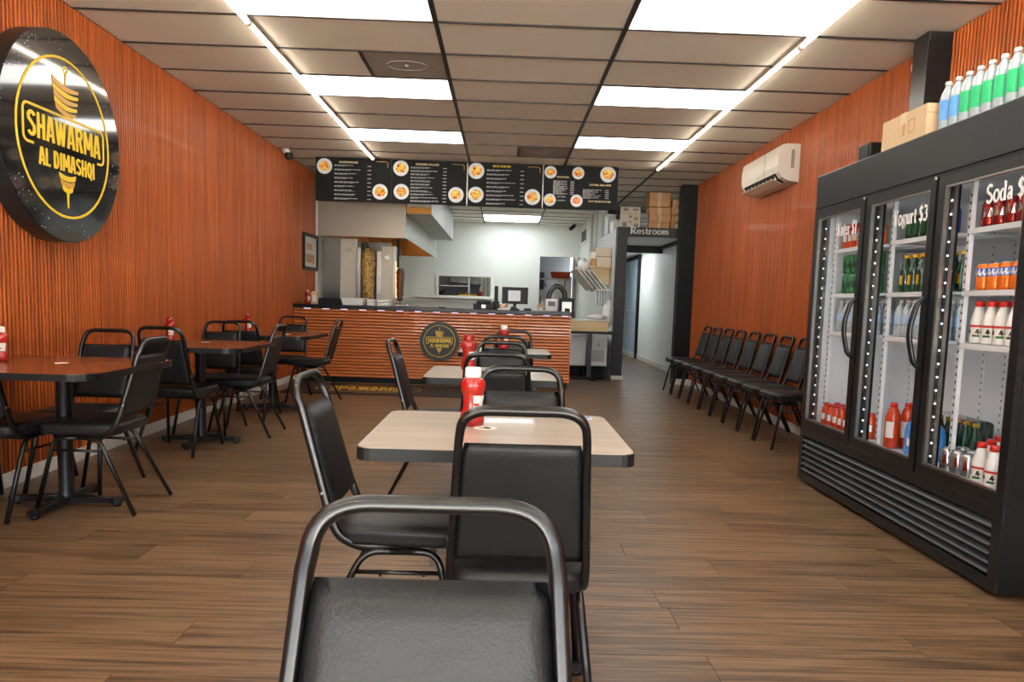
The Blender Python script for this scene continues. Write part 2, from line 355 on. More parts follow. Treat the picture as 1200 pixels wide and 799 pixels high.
BL = {   # condensed block capitals for the emblem
 'S': (.52, [[_arcs(.25, .76, .155, .165, 15, 180, 8)+[(.10, .66), (.40, .40)]+_arcs(.25, .24, .155, .165, 0, -165, 8), BT]]),
 'H': (.54, [_v(.11), _v(.41), [[(.11, .5), (.41, .5)], BT]]),
 'A': (.54, [[[(.08, 0), (.22, 1)], BT], [[(.44, 0), (.30, 1)], BT], [[(.14, .26), (.38, .26)], .12], [[(.16, .94), (.36, .94)], .12]]),
 'W': (.72, [[[(.08, 1), (.20, 0)], .13], [[(.34, .95), (.22, 0)], .12], [[(.34, .95), (.46, 0)], .12], [[(.60, 1), (.48, 0)], .13]]),
 'R': (.54, [_v(.11), [[(.11, .93), (.28, .93)]+_arcs(.28, .735, .13, .195, 90, -90, 8)+[(.11, .54)], BT], [[(.28, .52), (.42, 0)], BT]]),
 'M': (.68, [_v(.10), _v(.56), [[(.12, 1), (.33, .25)], .13], [[(.54, 1), (.33, .25)], .13]]),
 'L': (.46, [_v(.11), [[(.11, .07), (.42, .07)], BT]]),
 'D': (.54, [_v(.11), [[(.11, .93), (.24, .93)]+_arcs(.24, .5, .17, .43, 90, -90, 10)+[(.11, .07)], BT]]),
 'I': (.26, [_v(.12)]),
 'Q': (.54, [[_arcs(.26, .5, .16, .43, 0, 360, 16), BT], [[(.28, .22), (.44, -.10)], .11]]),
 ' ': (.22, [])}
def serif_mesh(body, h, m, width, M, ext=.002, GL=GL, fat=.62, centre=False):
    mb = MB(); tot = sum(GL[c][0] for c in body); k = width/tot; x = -tot/2 if centre else 0
    for i, ch in enumerate(body):
        wd, strokes = GL[ch]
        for j, (pl, th) in enumerate(strokes):
            P = [Vector((p[0], p[1])) for p in pl]; L_, R_ = [], []
            for q in range(len(P)):
                t = (P[min(q+1, len(P)-1)]-P[max(q-1, 0)]).normalized(); nn = Vector((-t.y, t.x))*th*fat
                a = P[q]+nn; b = P[q]-nn
                L_.append(((x+a.x)*k, a.y*h)); R_.append(((x+b.x)*k, b.y*h))
            mb.strip(L_, R_, 0, ext+.00015*j, M, closed=False)
        x += wd
    return mb.mesh('lettering', m, False)

# ================================================================ SETTING
XL, XR, ZC = -2.794, 2.766, 2.913
# floor ------------------------------------------------------------
fl = struct(MB().box(-3.2, 3.3, -2.6, 20.2, -.1, -.004).obj('floor', M_floorb))
PW, PL = .19, 1.25
pm = MB().box(-PL/2+.0012, PL/2-.0012, -PW/2+.001, PW/2-.001, -.0045, 0).mesh('plank', M_floor)
y = .6; r = 0
far = []
while y < 20:
    off = random.random()*PL; x = -3.0-off
    while x < 3.2:
        if y < 6.6: put('plank', pm, fl, (x+PL/2, y+PW/2, 0))
        else: far.append((x+PL/2, y+PW/2))
        x += PL
    y += PW; r += 1
mb = MB()
for (x, y) in far: mb.box(x-PL/2+.0012, x+PL/2-.0012, y-PW/2+.001, y+PW/2-.001, -.0045, 0)
o = mb.obj('far_planks', M_floor, fl); o['kind'] = 'stuff'
mb = MB()
y = -2.5
while y < .6-PW*.5:
    mb.box(-3, 3.2, y+.001, y+PW-.001, -.0045, 0); y += PW
o = mb.obj('near_planks', M_floor, fl); o['kind'] = 'stuff'

# ceiling ----------------------------------------------------------
cl = struct(MB().box(-3.2, 3.3, -2.6, 20.2, ZC+.03, ZC+.12).obj('ceiling', M_grid))
RUN = [-1.708, -.488, .732, 1.952]; Y0 = 4.913
cols = [(XL-.01, RUN[0]), (RUN[0], RUN[1]), (RUN[1], RUN[2]), (RUN[2], RUN[3]), (RUN[3], 3.0)]
rows = list(range(-11, 21))  # up to the kitchen back wall
lights = {(1, r) for r in (-10, -7, -4, -1, 2, 5)} | {(3, r) for r in (-10, -7, -4, -1, 2, 5)} | {(2, 17), (2, 18), (2, 9), (2, 12)}  # last two kitchen panels are unseen, added to brighten the kitchen
vents = {(1, 1): 1, (2, 6): 1}
tm = {}
def tile_mesh(c, w0):
    key = round(w0, 3)
    if key not in tm: tm[key] = MB().box(-w0/2+.004, w0/2-.004, -.305+.004, .305-.004, 0, .012, .002).mesh('tile', M_tile)
    return tm[key]
for ci, (xa, xb) in enumerate(cols):
    for r_ in rows:
        ya = Y0+.61*r_
        if ya > 16.8: continue
        if (ci, r_) in lights: continue
        if (ci, r_) in vents:
            if ci == 1:
                x0, x1, x2 = xa, xb-.61, xb; a = (x0, x1); v = (x1, x2)
            else:
                x0, x1, x2 = xa, xa+.61, xb; a = (x0, x1); v = (x1, x2)
            put('tile', tile_mesh(ci, a[1]-a[0]), cl, ((a[0]+a[1])/2, ya+.305, ZC+.006))
            MB().box(x1-.012, x1+.012, ya, ya+.61, ZC-.004, ZC+.02).obj('grid_bar', M_grid, cl)
            vx = (v[0]+v[1])/2
            t = empty('ceiling_vent', 'dusty grey square ceiling vent beside the second light panel at left' if ci == 1 else 'dusty grey square ceiling vent just in front of the menu boards', 'vent', (vx, ya+.305, ZC))
            MB().box(-.292, .292, -.292, .292, .004, .012).obj('vent_plate', M_vent, t)
            MB().strip(arc(0, 0, .16, 0, 345, 23, .12), arc(0, 0, .148, 0, 345, 23, .108), -.001, .004).obj('vent_ring', M_vent, t)
            MB().box(-.012, .012, -.012, .012, -.002, .004).obj('vent_screw', M_ss, t)
            continue
        put('tile', tile_mesh(ci, xb-xa), cl, ((xa+xb)/2, ya+.305, ZC+.006+random.uniform(0, .002)), (random.uniform(-.002, .002), random.uniform(-.001, .001), 0))
for xr in RUN:
    MB().box(xr-.014, xr+.014, -2.6, 16.9, ZC-.006, ZC+.02).obj('grid_runner', M_grid, cl)
gm = MB().box(XL, 3.0, -.007, .007, ZC-.002, ZC+.02).mesh('grid_bar', M_grid)
for r_ in rows:
    if Y0+.61*r_ < 16.9: put('grid_bar', gm, cl, (0, Y0+.61*r_, 0))
LN = {-10: 'farthest behind the camera', -7: 'behind the camera', -4: 'above the camera', -1: 'nearest in view', 2: 'second from the front', 5: 'nearest the menu boards'}
for (ci, r_) in sorted(lights):
    xa, xb = cols[ci]; ya = Y0+.61*r_
    if ya > 9.7: lab = {(2, 17): 'long white kitchen ceiling light panel just below the menu boards', (2, 18): 'white kitchen ceiling light panel touching the kitchen back wall', (2, 9): 'unseen kitchen fill light added behind the menu boards, nearer the counter', (2, 12): 'unseen kitchen fill light added behind the menu boards, deeper in the kitchen'}[(ci, r_)]
    else: lab = 'bright white ceiling light panel in the %s row, %s' % ('left' if ci == 1 else 'right', LN[r_])
    t = empty('ceiling_light', lab, 'light', ((xa+xb)/2, ya+.305, ZC), group='ceiling light panels')
    W2, D2 = (xb-xa)/2-.008, .297
    MB().strip([(-W2, -D2), (W2, -D2), (W2, D2), (-W2, D2)], [(-W2+.014, -D2+.014), (W2-.014, -D2+.014), (W2-.014, D2-.014), (-W2+.014, D2-.014)], -.001, .014).obj('frame', M_wplas, t)
    MB().box(-W2+.014, W2-.014, -D2+.014, D2-.014, .002, .008).obj('diffuser', M_panelk if ya > 9.7 else M_panel, t)
for x, lab, segs in ((-1.706, 'thin white LED tube line running along the left ceiling runner', [(-2, 1.4), (1.42, 4.95), (5.02, 7.36), (7.42, 9.5)]), (1.925, 'thin warm LED tube line running along the right ceiling runner', [(-2, 1.4), (1.42, 5.0), (5.08, 7.3), (7.36, 9.55)])):
    t = empty('led_strip_light', lab, 'light', (x, 4, ZC))
    MB().box(-.018, .018, -6, 5.56, -.02, -.006).obj('channel', M_wplas, t)
    for a, b in segs:
        MB().tube([(0, a-4, -.030), (0, b-4, -.030)], .011, n=8).obj('tube', M_strip, t)
        MB().box(-.016, .016, b-4, b-4+.05, -.04, -.02).obj('end_cap', M_wplas, t)
# walls ------------------------------------------------------------
def slat_profile(p, d):
    return [(-p*.30, 0), (-p*.27, d*.62), (-p*.14, d*1.0), (p*.14, d*1.0), (p*.27, d*.62), (p*.30, 0)]
PT, DT = .0345, .010
sm = bmesh.new()
wl = struct(MB().box(XL-.16, XL-DT, -2.6, 11.02, 0, ZC+.03).obj('wall_left', M_groove))
Mx = Matrix(((0, 1, 0, 0), (1, 0, 0, 0), (0, 0, 1, 0), (0, 0, 0, 1)))
slL = MB().prism(slat_profile(PT, DT), .085, ZC, Mx).mesh('slat', M_slat)
n = 0; y = 11.0-PT/2
mbs = MB()
while y > -2.5:
    if n < 260: put('slat', slL, wl, (XL-DT, y, 0))
    else: mbs.prism(slat_profile(PT, DT), .085, ZC, Matrix.Translation((XL-DT, y, 0)) @ Mx)
    n += 1; y -= PT
o = mbs.obj('near_slats', M_slat, wl); o['kind'] = 'stuff'
wr = struct(MB().box(XR+DT, XR+.16, -2.6, 10.80, 0, ZC+.03).obj('wall_right', M_groove))
Mr = Matrix(((0, -1, 0, 0), (1, 0, 0, 0), (0, 0, 1, 0), (0, 0, 0, 1)))
slR = MB().prism(slat_profile(PT, DT), .085, ZC, Mr).mesh('slat', M_slat)
n = 0; y = 10.78-PT/2; mbs = MB()
while y > -2.5:
    if n < 260: put('slat', slR, wr, (XR+DT, y, 0))
    else: mbs.prism(slat_profile(PT, DT), .085, ZC, Matrix.Translation((XR+DT, y, 0)) @ Mr)
    n += 1; y -= PT
o = mbs.obj('near_slats', M_slat, wr); o['kind'] = 'stuff'
struct(MB().box(XL-.012, XL+.004, -2.5, 9.83, 0, .085, .002).obj('baseboard_left', M_trim))
struct(MB().box(XR-.004, XR+.012, -2.5, 10.78, 0, .085, .002).obj('baseboard_right', M_trim))
# kitchen and corridor shell
struct(MB().box(XL-.16, XL+.02, 11.02, 17.0, 0, ZC+.03).obj('wall_kitchen_left', M_white))
struct(MB().box(XL-.01, XL+.03, 10.99, 11.05, 0, ZC, .003).obj('trim_1', M_trim))
mb = MB()
mb.box(-3.2, -1.5, 16.9, 17.0, 0, ZC+.03).box(-1.5, -.31, 16.9, 17.0, 0, 1.25).box(-1.5, -.31, 16.9, 17.0, 1.69, ZC+.03)
mb.box(-.31, .80, 16.9, 17.0, 0, ZC+.03).box(.80, 1.74, 16.9, 17.0, 2.2, ZC+.03)
struct(mb.obj('wall_back', M_white))
wn = struct(MB().strip([(-1.55, 1.20), (-.26, 1.20), (-.26, 1.74), (-1.55, 1.74)], [(-1.5, 1.25), (-.31, 1.25), (-.31, 1.69), (-1.5, 1.69)], 0, .03, Matrix.Translation((0, 16.9, 0)) @ FACE_CAM).obj('window_1', M_trim))
MB().box(-2.0, -.25, 16.72, 16.9, 1.19, 1.22).obj('window_sill', M_trim, wn)
struct(MB().strip([(.74, 0), (1.74, 0), (1.74, 2.26), (.74, 2.26)], [(.80, .0), (1.72, .0), (1.72, 2.2), (.80, 2.2)], 0, .02, Matrix.Translation((0, 16.9, 0)) @ FACE_CAM).obj('trim_2', M_trim))
# partition between kitchen and corridor
mb = MB().box(1.715, 1.83, 11.42, 13.4, 0, 2.33).box(1.715, 1.83, 13.4, 17.0, 0, ZC+.03)
pw = struct(mb.obj('wall_partition', M_white))
MB().strip([(-16.75, 2.43), (-15.55, 2.43), (-15.55, 2.80), (-16.75, 2.80)], [(-16.68, 2.50), (-15.62, 2.50), (-15.62, 2.74), (-16.68, 2.74)], 0, .02, Matrix.Translation((1.715, 0, 0)) @ FACE_RIGHTWALL).obj('vent_frame', M_trim, pw)
MB().box(1.708, 1.716, 15.62, 16.68, 2.50, 2.74).obj('vent_opening', M_greyp, pw)
struct(MB().box(1.705, 1.716, 11.42, 16.9, 0, .09).obj('baseboard_kitchen', M_trim))
struct(MB().box(1.70, 1.855, 11.27, 11.42, 0, 2.20, .003).obj('trim_3', M_greyp))
struct(MB().box(1.69, 1.875, 11.262, 11.275, 0, .06, .002).obj('baseboard_post', M_trim))
hd = struct(MB().box(1.70, 2.70, 11.25, 11.42, 2.20, 2.33, .003).obj('trim_4', M_greyp))
put('lettering', serif_mesh('Restroom', .095, M_wtext, .60, Matrix.Translation((1.885, 11.248, 2.232)) @ FACE_CAM, .012), hd)
struct(MB().box(2.54, 2.80, 10.78, 10.96, .0, ZC, .004).obj('trim_5', M_blackp))
struct(MB().box(2.53, 2.81, 10.772, 10.785, 0, .085, .002).obj('baseboard_column', M_trim))
struct(MB().box(2.66, 2.96, 10.96, 11.42, 0, ZC).obj('wall_corridor_end', M_corr))
struct(MB().box(2.93, 3.08, 10.9, 19.0, 0, ZC+.03).obj('wall_corridor_right', M_corr))
struct(MB().box(2.915, 2.932, 11.42, 15.85, 0, .10, .003).obj('baseboard_corridor', M_trim))
struct(MB().box(1.83, 2.93, 11.42, 19.0, 2.26, 2.325).obj('ceiling_corridor', M_corr))
struct(MB().box(1.83, 2.93, 13.74, 13.86, 2.13, 2.26).obj('trim_6', M_blackp))
struct(MB().box(2.88, 2.93, 11.42, 13.74, 2.20, 2.26).obj('trim_7', M_blackp))
struct(MB().box(1.83, 3.08, 19.0, 19.1, 0, ZC).obj('wall_corridor_back', M_corr))
struct(MB().box(1.74, 1.83, 17.0, 19.0, 0, 2.33).obj('wall_corridor_left', M_corr))
M_bdoor = mat('pale_blue_door_paint', 'b7cbdc', .35, var=.04)
d1 = struct(MB().box(2.895, 2.93, 16.0, 17.9, .10, 2.16, .003).obj('door_1', M_bdoor))
MB().box(2.88, 2.93, 15.86, 16.0, 0, 2.24, .003).obj('door_jamb', M_blackp, d1)
MB().box(2.88, 2.93, 16.0, 18.0, 2.16, 2.24, .003).obj('door_header', M_blackp, d1)
MB().box(2.885, 2.90, 16.0, 17.9, 1.02, 1.05).obj('door_rail', M_trim, d1)
MB().box(2.88, 2.93, 16.0, 17.9, 0.0, .10, .002).obj('kick_plate', M_trim, d1)
tag(MB().box(2.922, 2.930, 13.55, 13.63, .38, .50, .002).obj('outlet_plate', M_wplas), 'white outlet plate low on the corridor wall beyond the restroom opening', 'outlet')
t = empty('corridor_fill_light', 'unseen fill light added in the restroom corridor behind the black beam', 'light', (2.38, 15.2, 2.26))
MB().box(-.15, .15, -.6, .6, -.012, 0).obj('frame', M_wplas, t); MB().box(-.14, .14, -.58, .58, -.016, -.012).obj('diffuser', emit('corridor_fill_panel', 'f6fbff', 16), t)  # unseen lamp added to brighten the corridor
# back kitchen room
struct(MB().box(-3.2, 1.74, 19.6, 19.7, 0, ZC+.03).obj('wall_backroom', mat('grey_back_wall', '8d949a', .6, var=.05)))
struct(MB().box(-3.3, -3.2, 17, 19.7, 0, ZC+.03).obj('wall_backroom_left', M_white))
# storefront behind the camera: frame of large panes open to daylight
mb = MB().box(-3.2, 3.3, -2.6, -2.5, 0, .12).box(-3.2, 3.3, -2.6, -2.5, 2.72, ZC+.03).box(-3.2, -2.7, -2.6, -2.5, .12, 2.72).box(2.65, 3.3, -2.6, -2.5, .12, 2.72)
for x in (-.85, .75): mb.box(x-.04, x+.04, -2.6, -2.5, .12, 2.72)
struct(mb.obj('wall_front', M_blackp))
struct(MB().box(-14, 14, -22, -2.6, -.2, -.1).obj('bounce_pavement', mat('sunlit_concrete', 'c9c2b4', .8, var=.1, scale=1)))  # unseen slab added to bounce sunlight up to the ceiling
struct(MB().box(-3.4, 3.5, -4.6, -2.6, 2.95, 3.0).obj('sun_blocker', M_blackp))  # unseen roof added to keep direct sun out of the room

# ================================================================ CHAIRS (local: faces +Y, floor at z 0)
def back_path():
    P = [(.155, .12, .402), (.168, -.06, .400), (.174, -.125, .43), (.170, -.155, .50), (.150, -.245, .82), (.146, -.268, .888), (0, -.270, .889)]
    q = fillet(P[:-1], [.03, .05, .04, .03, ], 4)[:-1]
    # top corner
    a = Vector((.1475, -.255, .838)); b = Vector((.1435, -.270, .894)); c = Vector((.074, -.272, .894))
    q = [v for v in q if v.z < .80 or v.z < a.z-.01]
    cor = [((1-t)**2*a+2*t*(1-t)*b+t*t*c) for t in [i/8 for i in range(9)]]
    half = q+cor
    return half+[Vector((-v.x, v.y, v.z)) for v in reversed(half)]
def make_chair_meshes():
    R = {}
    R['back_frame'] = MB().tube(back_path(), .0105, .0130, 12, sq=3.6, up=(0, 1, 0)).mesh('back_frame', M_tube)
    # backrest pad: trapezoid, padded front, flat rear
    def pad():
        bm = bmesh.new(); nu, nv = 18, 16
        def P(u, v, side):
            z = .500+(.812-.500)*v; yb = -.155-(z-.50)*(.090/.32)
            hw = (.164+(.142-.164)*v)
            prof = (max(0, 1-abs(u)**7)*max(0, 1-abs(2*v-1)**9))
            d = .024*prof**.4*(1+.10*(1-u*u)) if side > 0 else -.008*prof**.4
            rr = 1-.035*(abs(2*v-1)**8)
            return Vector((u*hw*rr, yb+d, z+.003*sin(u*3)*0))
        F = [[bm.verts.new(P(-1+2*i/nu, j/nv, 1)) for i in range(nu+1)] for j in range(nv+1)]
        B = [[bm.verts.new(P(-1+2*i/nu, j/nv, -1)) for i in range(nu+1)] for j in range(nv+1)]
        for j in range(nv):
            for i in range(nu):
                bm.faces.new((F[j][i], F[j][i+1], F[j+1][i+1], F[j+1][i])).smooth = True
                bm.faces.new((B[j][i], B[j+1][i], B[j+1][i+1], B[j][i+1])).smooth = True
        bmesh.ops.remove_doubles(bm, verts=bm.verts, dist=.0004); bmesh.ops.recalc_face_normals(bm, faces=bm.faces)
        me = bpy.data.meshes.new('backrest'); bm.to_mesh(me); bm.free(); me.materials.append(M_vinyl); return me
    R['backrest'] = pad()
    # seat
    mb = MB()
    def outline(s):
        pts = []
        for (x, y) in rrect(-.205, .205, -.15, .255, .075, 5):
            k = 1-.12*max(0, (.255-y)/.405)
            pts.append((x*k*s, (y-.05)*s+.05))
        return pts
    layers = [(.95, .408), (.985, .412), (1.0, .424), (1.0, .440), (1.012, .446), (1.0, .452), (.975, .462), (.90, .470), (.70, .474), (.35, .476)]
    rings = [[mb.bm.verts.new((p[0], p[1], z)) for p in outline(s)] for s, z in layers]; n = len(rings[0])
    for a, b in zip(rings, rings[1:]):
        for k in range(n): mb.bm.faces.new((a[k], a[(k+1) % n], b[(k+1) % n], b[k])).smooth = True
    mb.bm.faces.new(rings[0]); f = mb.bm.faces.new(rings[-1]); f.smooth = True
    R['seat'] = mb.mesh('seat', M_vinyl)
    for s in (-1, 1):
        fr = fillet([(s*.166, .055, .388), (s*.168, .17, .388), (s*.205, .253, .004)], [.05], 6)
        re = fillet([(s*.166, .055, .388), (s*.168, -.05, .388), (s*.205, -.243, .004)], [.05], 6)
        R['leg_f%d' % s] = MB().tube(fr, .0115, .0105, 10, sq=2.4, up=(1, 0, 0)).mesh('leg', M_tube)
        R['leg_r%d' % s] = MB().tube(re, .0115, .0105, 10, sq=2.4, up=(1, 0, 0)).mesh('leg', M_tube)
        R['str%d' % s] = MB().tube([(s*.174, .185, .325), (s*.174, -.078, .325)], .007, n=8).tube([(s*.174, .13, .325), (s*.174, .13, .315)], .005, n=6).tube([(s*.174, 0, .325), (s*.174, 0, .313)], .005, n=6).mesh('stretcher', M_tube)
    R['seat_frame'] = MB().box(-.16, .16, .145, .165, .385, .405).box(-.16, .16, -.07, -.05, .385, .405).tube([(-.17, .0, .39), (.17, .0, .39)], .008, n=8).mesh('seat_frame', M_tube)
    R['bolt'] = MB().lathe([(.008, 0), (.008, .002), (.005, .005), (.001, .006)], n=10, M=Matrix(((0, 0, 1, 0), (0, 1, 0, 0), (-1, 0, 0, 0), (0, 0, 0, 1)))).mesh('bolt', M_ss)
    return R
CM = make_chair_meshes()
def chair(x, y, rz, label, group):
    t = empty('dining_chair', label, 'chair', (x, y, 0), radians(rz), group)
    put('back_frame', CM['back_frame'], t); put('backrest', CM['backrest'], t); put('seat', CM['seat'], t)
    for k in ('leg_f-1', 'leg_f1', 'leg_r-1', 'leg_r1'): put('leg', CM[k], t)
    put('stretcher', CM['str-1'], t); put('stretcher', CM['str1'], t); put('seat_frame', CM['seat_frame'], t)
    for s in (-1, 1): put('bolt', CM['bolt'], t, (s*.172-(0 if s > 0 else 0), -.176, .56), (0, 0, 0 if s > 0 else pi))
    return t
GC, GL_, GW = 'chairs at the centre row of tables', 'chairs at the tables along the left wall', 'chairs lined up along the right wall'
chair(-.076, .600, 180, 'black vinyl chair nearest the camera, only its backrest in view', GC)
chair(.055, 1.935, 0, 'black chair drawn up to the near side of the nearest grey table', GC)
chair(.08, 2.475, 181, 'black chair at the far side of the nearest grey table, behind its ketchup bottle', GC)
chair(-.022, 3.72, 0, 'black chair tucked into the near side of the middle grey table', GC)
chair(.0, 4.19, 181, 'black chair at the far side of the middle grey table', GC)
chair(.015, 5.45, 0, 'black chair tucked into the near side of the far grey table', GC)
chair(.09, 5.94, 180, 'black chair at the far side of the far grey table, closest to the counter', GC)
chair(-.345, 2.31, -90, 'black chair with shiny frame at the left end of the nearest grey table', GC)
chair(-.39, 4.36, -90, 'black chair at the left end of the middle grey table', GC)
chair(-2.08, 3.87, 90, 'black chair at the aisle end of the nearest mahogany table', GL_)
chair(-2.38, 4.22, 180, 'black chair at the far side of the nearest mahogany table, facing the camera', GL_)
chair(-2.54, 3.73, -4, 'black chair cut by the left picture edge at the nearest mahogany table', GL_)
chair(-2.31, 5.27, -2, 'black chair with its back to us at the near side of the middle mahogany table', GL_)
chair(-2.07, 6.00, 90, 'black chair at the aisle end of the middle mahogany table', GL_)
chair(-2.40, 6.08, 180, 'black chair at the far side of the middle mahogany table, facing the camera', GL_)
chair(-2.34, 6.84, 0, 'black chair with its back to us at the near side of the far mahogany table', GL_)
chair(-2.40, 8.20, 180, 'black chair between the far mahogany table and the counter, facing the camera', GL_)
chair(-2.02, 7.92, 90, 'black chair at the aisle end of the far mahogany table', GL_)
ORD = ['first', 'second', 'third', 'fourth', 'fifth', 'sixth', 'seventh', 'eighth', 'ninth', 'tenth', 'eleventh', 'twelfth']
for i in range(9):
    chair(2.475, 9.76-.460*i, 90, 'black chair in the right wall line, ' + ('%s from the restroom end' % ORD[i] if i < 8 else 'last one, half hidden by the drinks cooler'), GW)

# ================================================================ TABLES
def table(cx, cy, w, d, top, label, group, bx=0, by=0, z=.76, arm=.26, rad=.04):
    t = empty('dining_table', label, 'table', (cx, cy, 0), 0, group)
    MB().prism(rrect(-w/2+.003, w/2-.003, -d/2+.003, d/2-.003, rad), z-.033, z).obj('table_top', top, t)
    e = MB(); o_ = rrect(-w/2, w/2, -d/2, d/2, rad); i_ = rrect(-w/2+.004, w/2-.004, -d/2+.004, d/2-.004, rad-.003)
    e.strip(o_, i_, z-.034, z-.002).obj('edge_band', M_edge, t)
    MB().lathe([(.05, .03), (.042, .06), (.038, .08), (.038, .66), (.05, .69), (.05, .70)], bx, by, 16).obj('column', M_iron, t)
    MB().box(bx-.17, bx+.17, by-.17, by+.17, .70, z-.034, .006).obj('mounting_plate', M_iron, t)
    me = MB().prism([(0, -.032), (arm*.9, -.022), (arm, -.03), (arm+.03, -.026), (arm+.03, .026), (arm, .03), (arm*.9, .022), (0, .032)], .018, .045).tube([(0, 0, .05), (arm, 0, .03)], .014, n=8).lathe([(.02, 0), (.022, .018)], arm+.005, 0, 10).mesh('base_arm', M_iron)
    for k in range(4): put('base_arm', me, t, (bx, by, 0), (0, 0, k*pi/2))
    return t
G1, G2 = 'grey topped tables in the centre row', 'mahogany topped tables by the left wall'
table(-.008, 2.18, .728, .65, M_tgrey, 'greige wood-look table nearest the camera with a blue sticker', G1)
table(-.045, 3.935, .70, .65, M_tgrey, 'greige wood-look table in the middle of the centre row', G1)
table(.02, 5.77, .70, .65, M_tgrey, 'greige wood-look table of the centre row closest to the counter', G1)
table(-2.285, 3.73, .90, .90, M_tmah, 'mahogany table nearest the camera by the left wall', G2, 0, .12, rad=.10)
table(-2.285, 5.54, .92, .92, M_tmah, 'mahogany table in the middle of the left wall row', G2, 0, .05, rad=.10)
table(-2.275, 7.30, .92, .92, M_tmah, 'mahogany table of the left wall row closest to the counter', G2, rad=.10)
# stickers
def disc(r, z0, z1, n=24, ry=None): return MB().prism(arc(0, 0, r, 0, 360-360/n, n-1, ry), z0, z1)
t = empty('table_sticker', 'round white sticker with black mark on the nearest grey table', 'sticker', (-.045, 2.195, .7605))
disc(.036, 0, .0008).obj('paper', M_label, t); MB().prism([(-.02, -.006), (.012, -.022), (.02, .004), (-.004, .02), (.0, .002)], .0008, .0012).obj('mark', M_dark, t)
M_blue = mat('blue_sticker_print', '2f6fb8', .4, var=.15, scale=30)
t = empty('table_sticker', 'rectangular blue and white sticker at the far right corner of the nearest grey table', 'sticker', (.262, 2.45, .7605))
MB().prism(rrect(-.045, .045, -.03, .03, .008), 0, .0008).obj('paper', M_label, t); MB().box(-.042, .042, -.020, .026, .0008, .0012).obj('mark', M_blue, t)
for i in range(5): MB().box(-.03+i*.014, -.023+i*.014, -.004, .002, .0012, .0015).obj('print', M_label, t)
for (x, y, l) in ((-2.245, 3.767, 'small round white sticker on the nearest mahogany table'), (-2.29, 5.70, 'small round white sticker on the middle mahogany table'), (-2.1, 7.2, 'small round white sticker on the far mahogany table')):
    tag(disc(.032, 0, .001).obj('table_sticker', M_label, None, (x, y, .7605)), l, 'sticker')

# ================================================================ KETCHUP
def ketchup(x, y, z, label, capm=M_wplas, s=1.0, rz=0, group='ketchup bottles on the tables'):
    t = empty('ketchup_bottle', label, 'bottle', (x, y, z), rz, group)
    prof = [(.026, 0), (.034, .004), (.036, .02), (.035, .038), (.029, .055), (.027, .07), (.028, .095), (.034, .118), (.038, .132), (.037, .146), (.030, .158), (.024, .162)]
    MB().lathe([(r*s*1.13, h*s) for r, h in prof], n=20, sy=.72).obj('body', M_ket, t)
    MB().lathe([(.026*s, .162*s), (.028*s, .166*s), (.027*s, .192*s), (.024*s, .196*s), (.008*s, .197*s)], n=18, sy=.8).obj('cap', capm, t)
    lb = MB()
    o_ = [(.008, .045), (.034, .045), (.034, .112), (.012, .112)]
    # label wrapped on the front right of the body
    bm = lb.bm; n = 6; prev = None
    for k in range(n+1):
        a = radians(-85+k*70/n); rr = .0325*s
        pr_ = [bm.verts.new((rr*1.06*cos(a), rr*.76*sin(a)-.001, h*s)) for h in (.058, .078, .104)]
        pr_[2].co.x *= 1.14; pr_[2].co.y *= 1.14
        if prev:
            for j in range(2): bm.faces.new((prev[j], pr_[j], pr_[j+1], prev[j+1])).smooth = True
        prev = pr_
    lb.obj('label', M_label, t)
    MB().box(.004, .020, -.0276*s, -.0262*s, .070*s, .078*s).obj('label_print', M_ket, t)
    return t
ketchup(-.086, 2.235, .76, 'red ketchup bottle with white cap on the nearest grey table', s=.92)
ketchup(-.185, 4.05, .76, 'red ketchup bottle without white cap on the middle grey table', M_ket)
ketchup(.01, 5.85, .76, 'red ketchup bottle with white cap on the far grey table')
ketchup(-2.565, 3.79, .76, 'large red ketchup bottle at the left picture edge on the nearest mahogany table', s=.9)
ketchup(-2.52, 5.60, .76, 'red ketchup bottle on the middle mahogany table by the left wall', M_ket, s=.95)
ketchup(-2.50, 7.25, .76, 'red ketchup bottle on the far mahogany table by the left wall', M_ket, s=.95)
ketchup(-2.66, 10.05, 1.033, 'small red sauce bottle at the left end of the counter', M_card, s=.95, group='sauces on the counter')

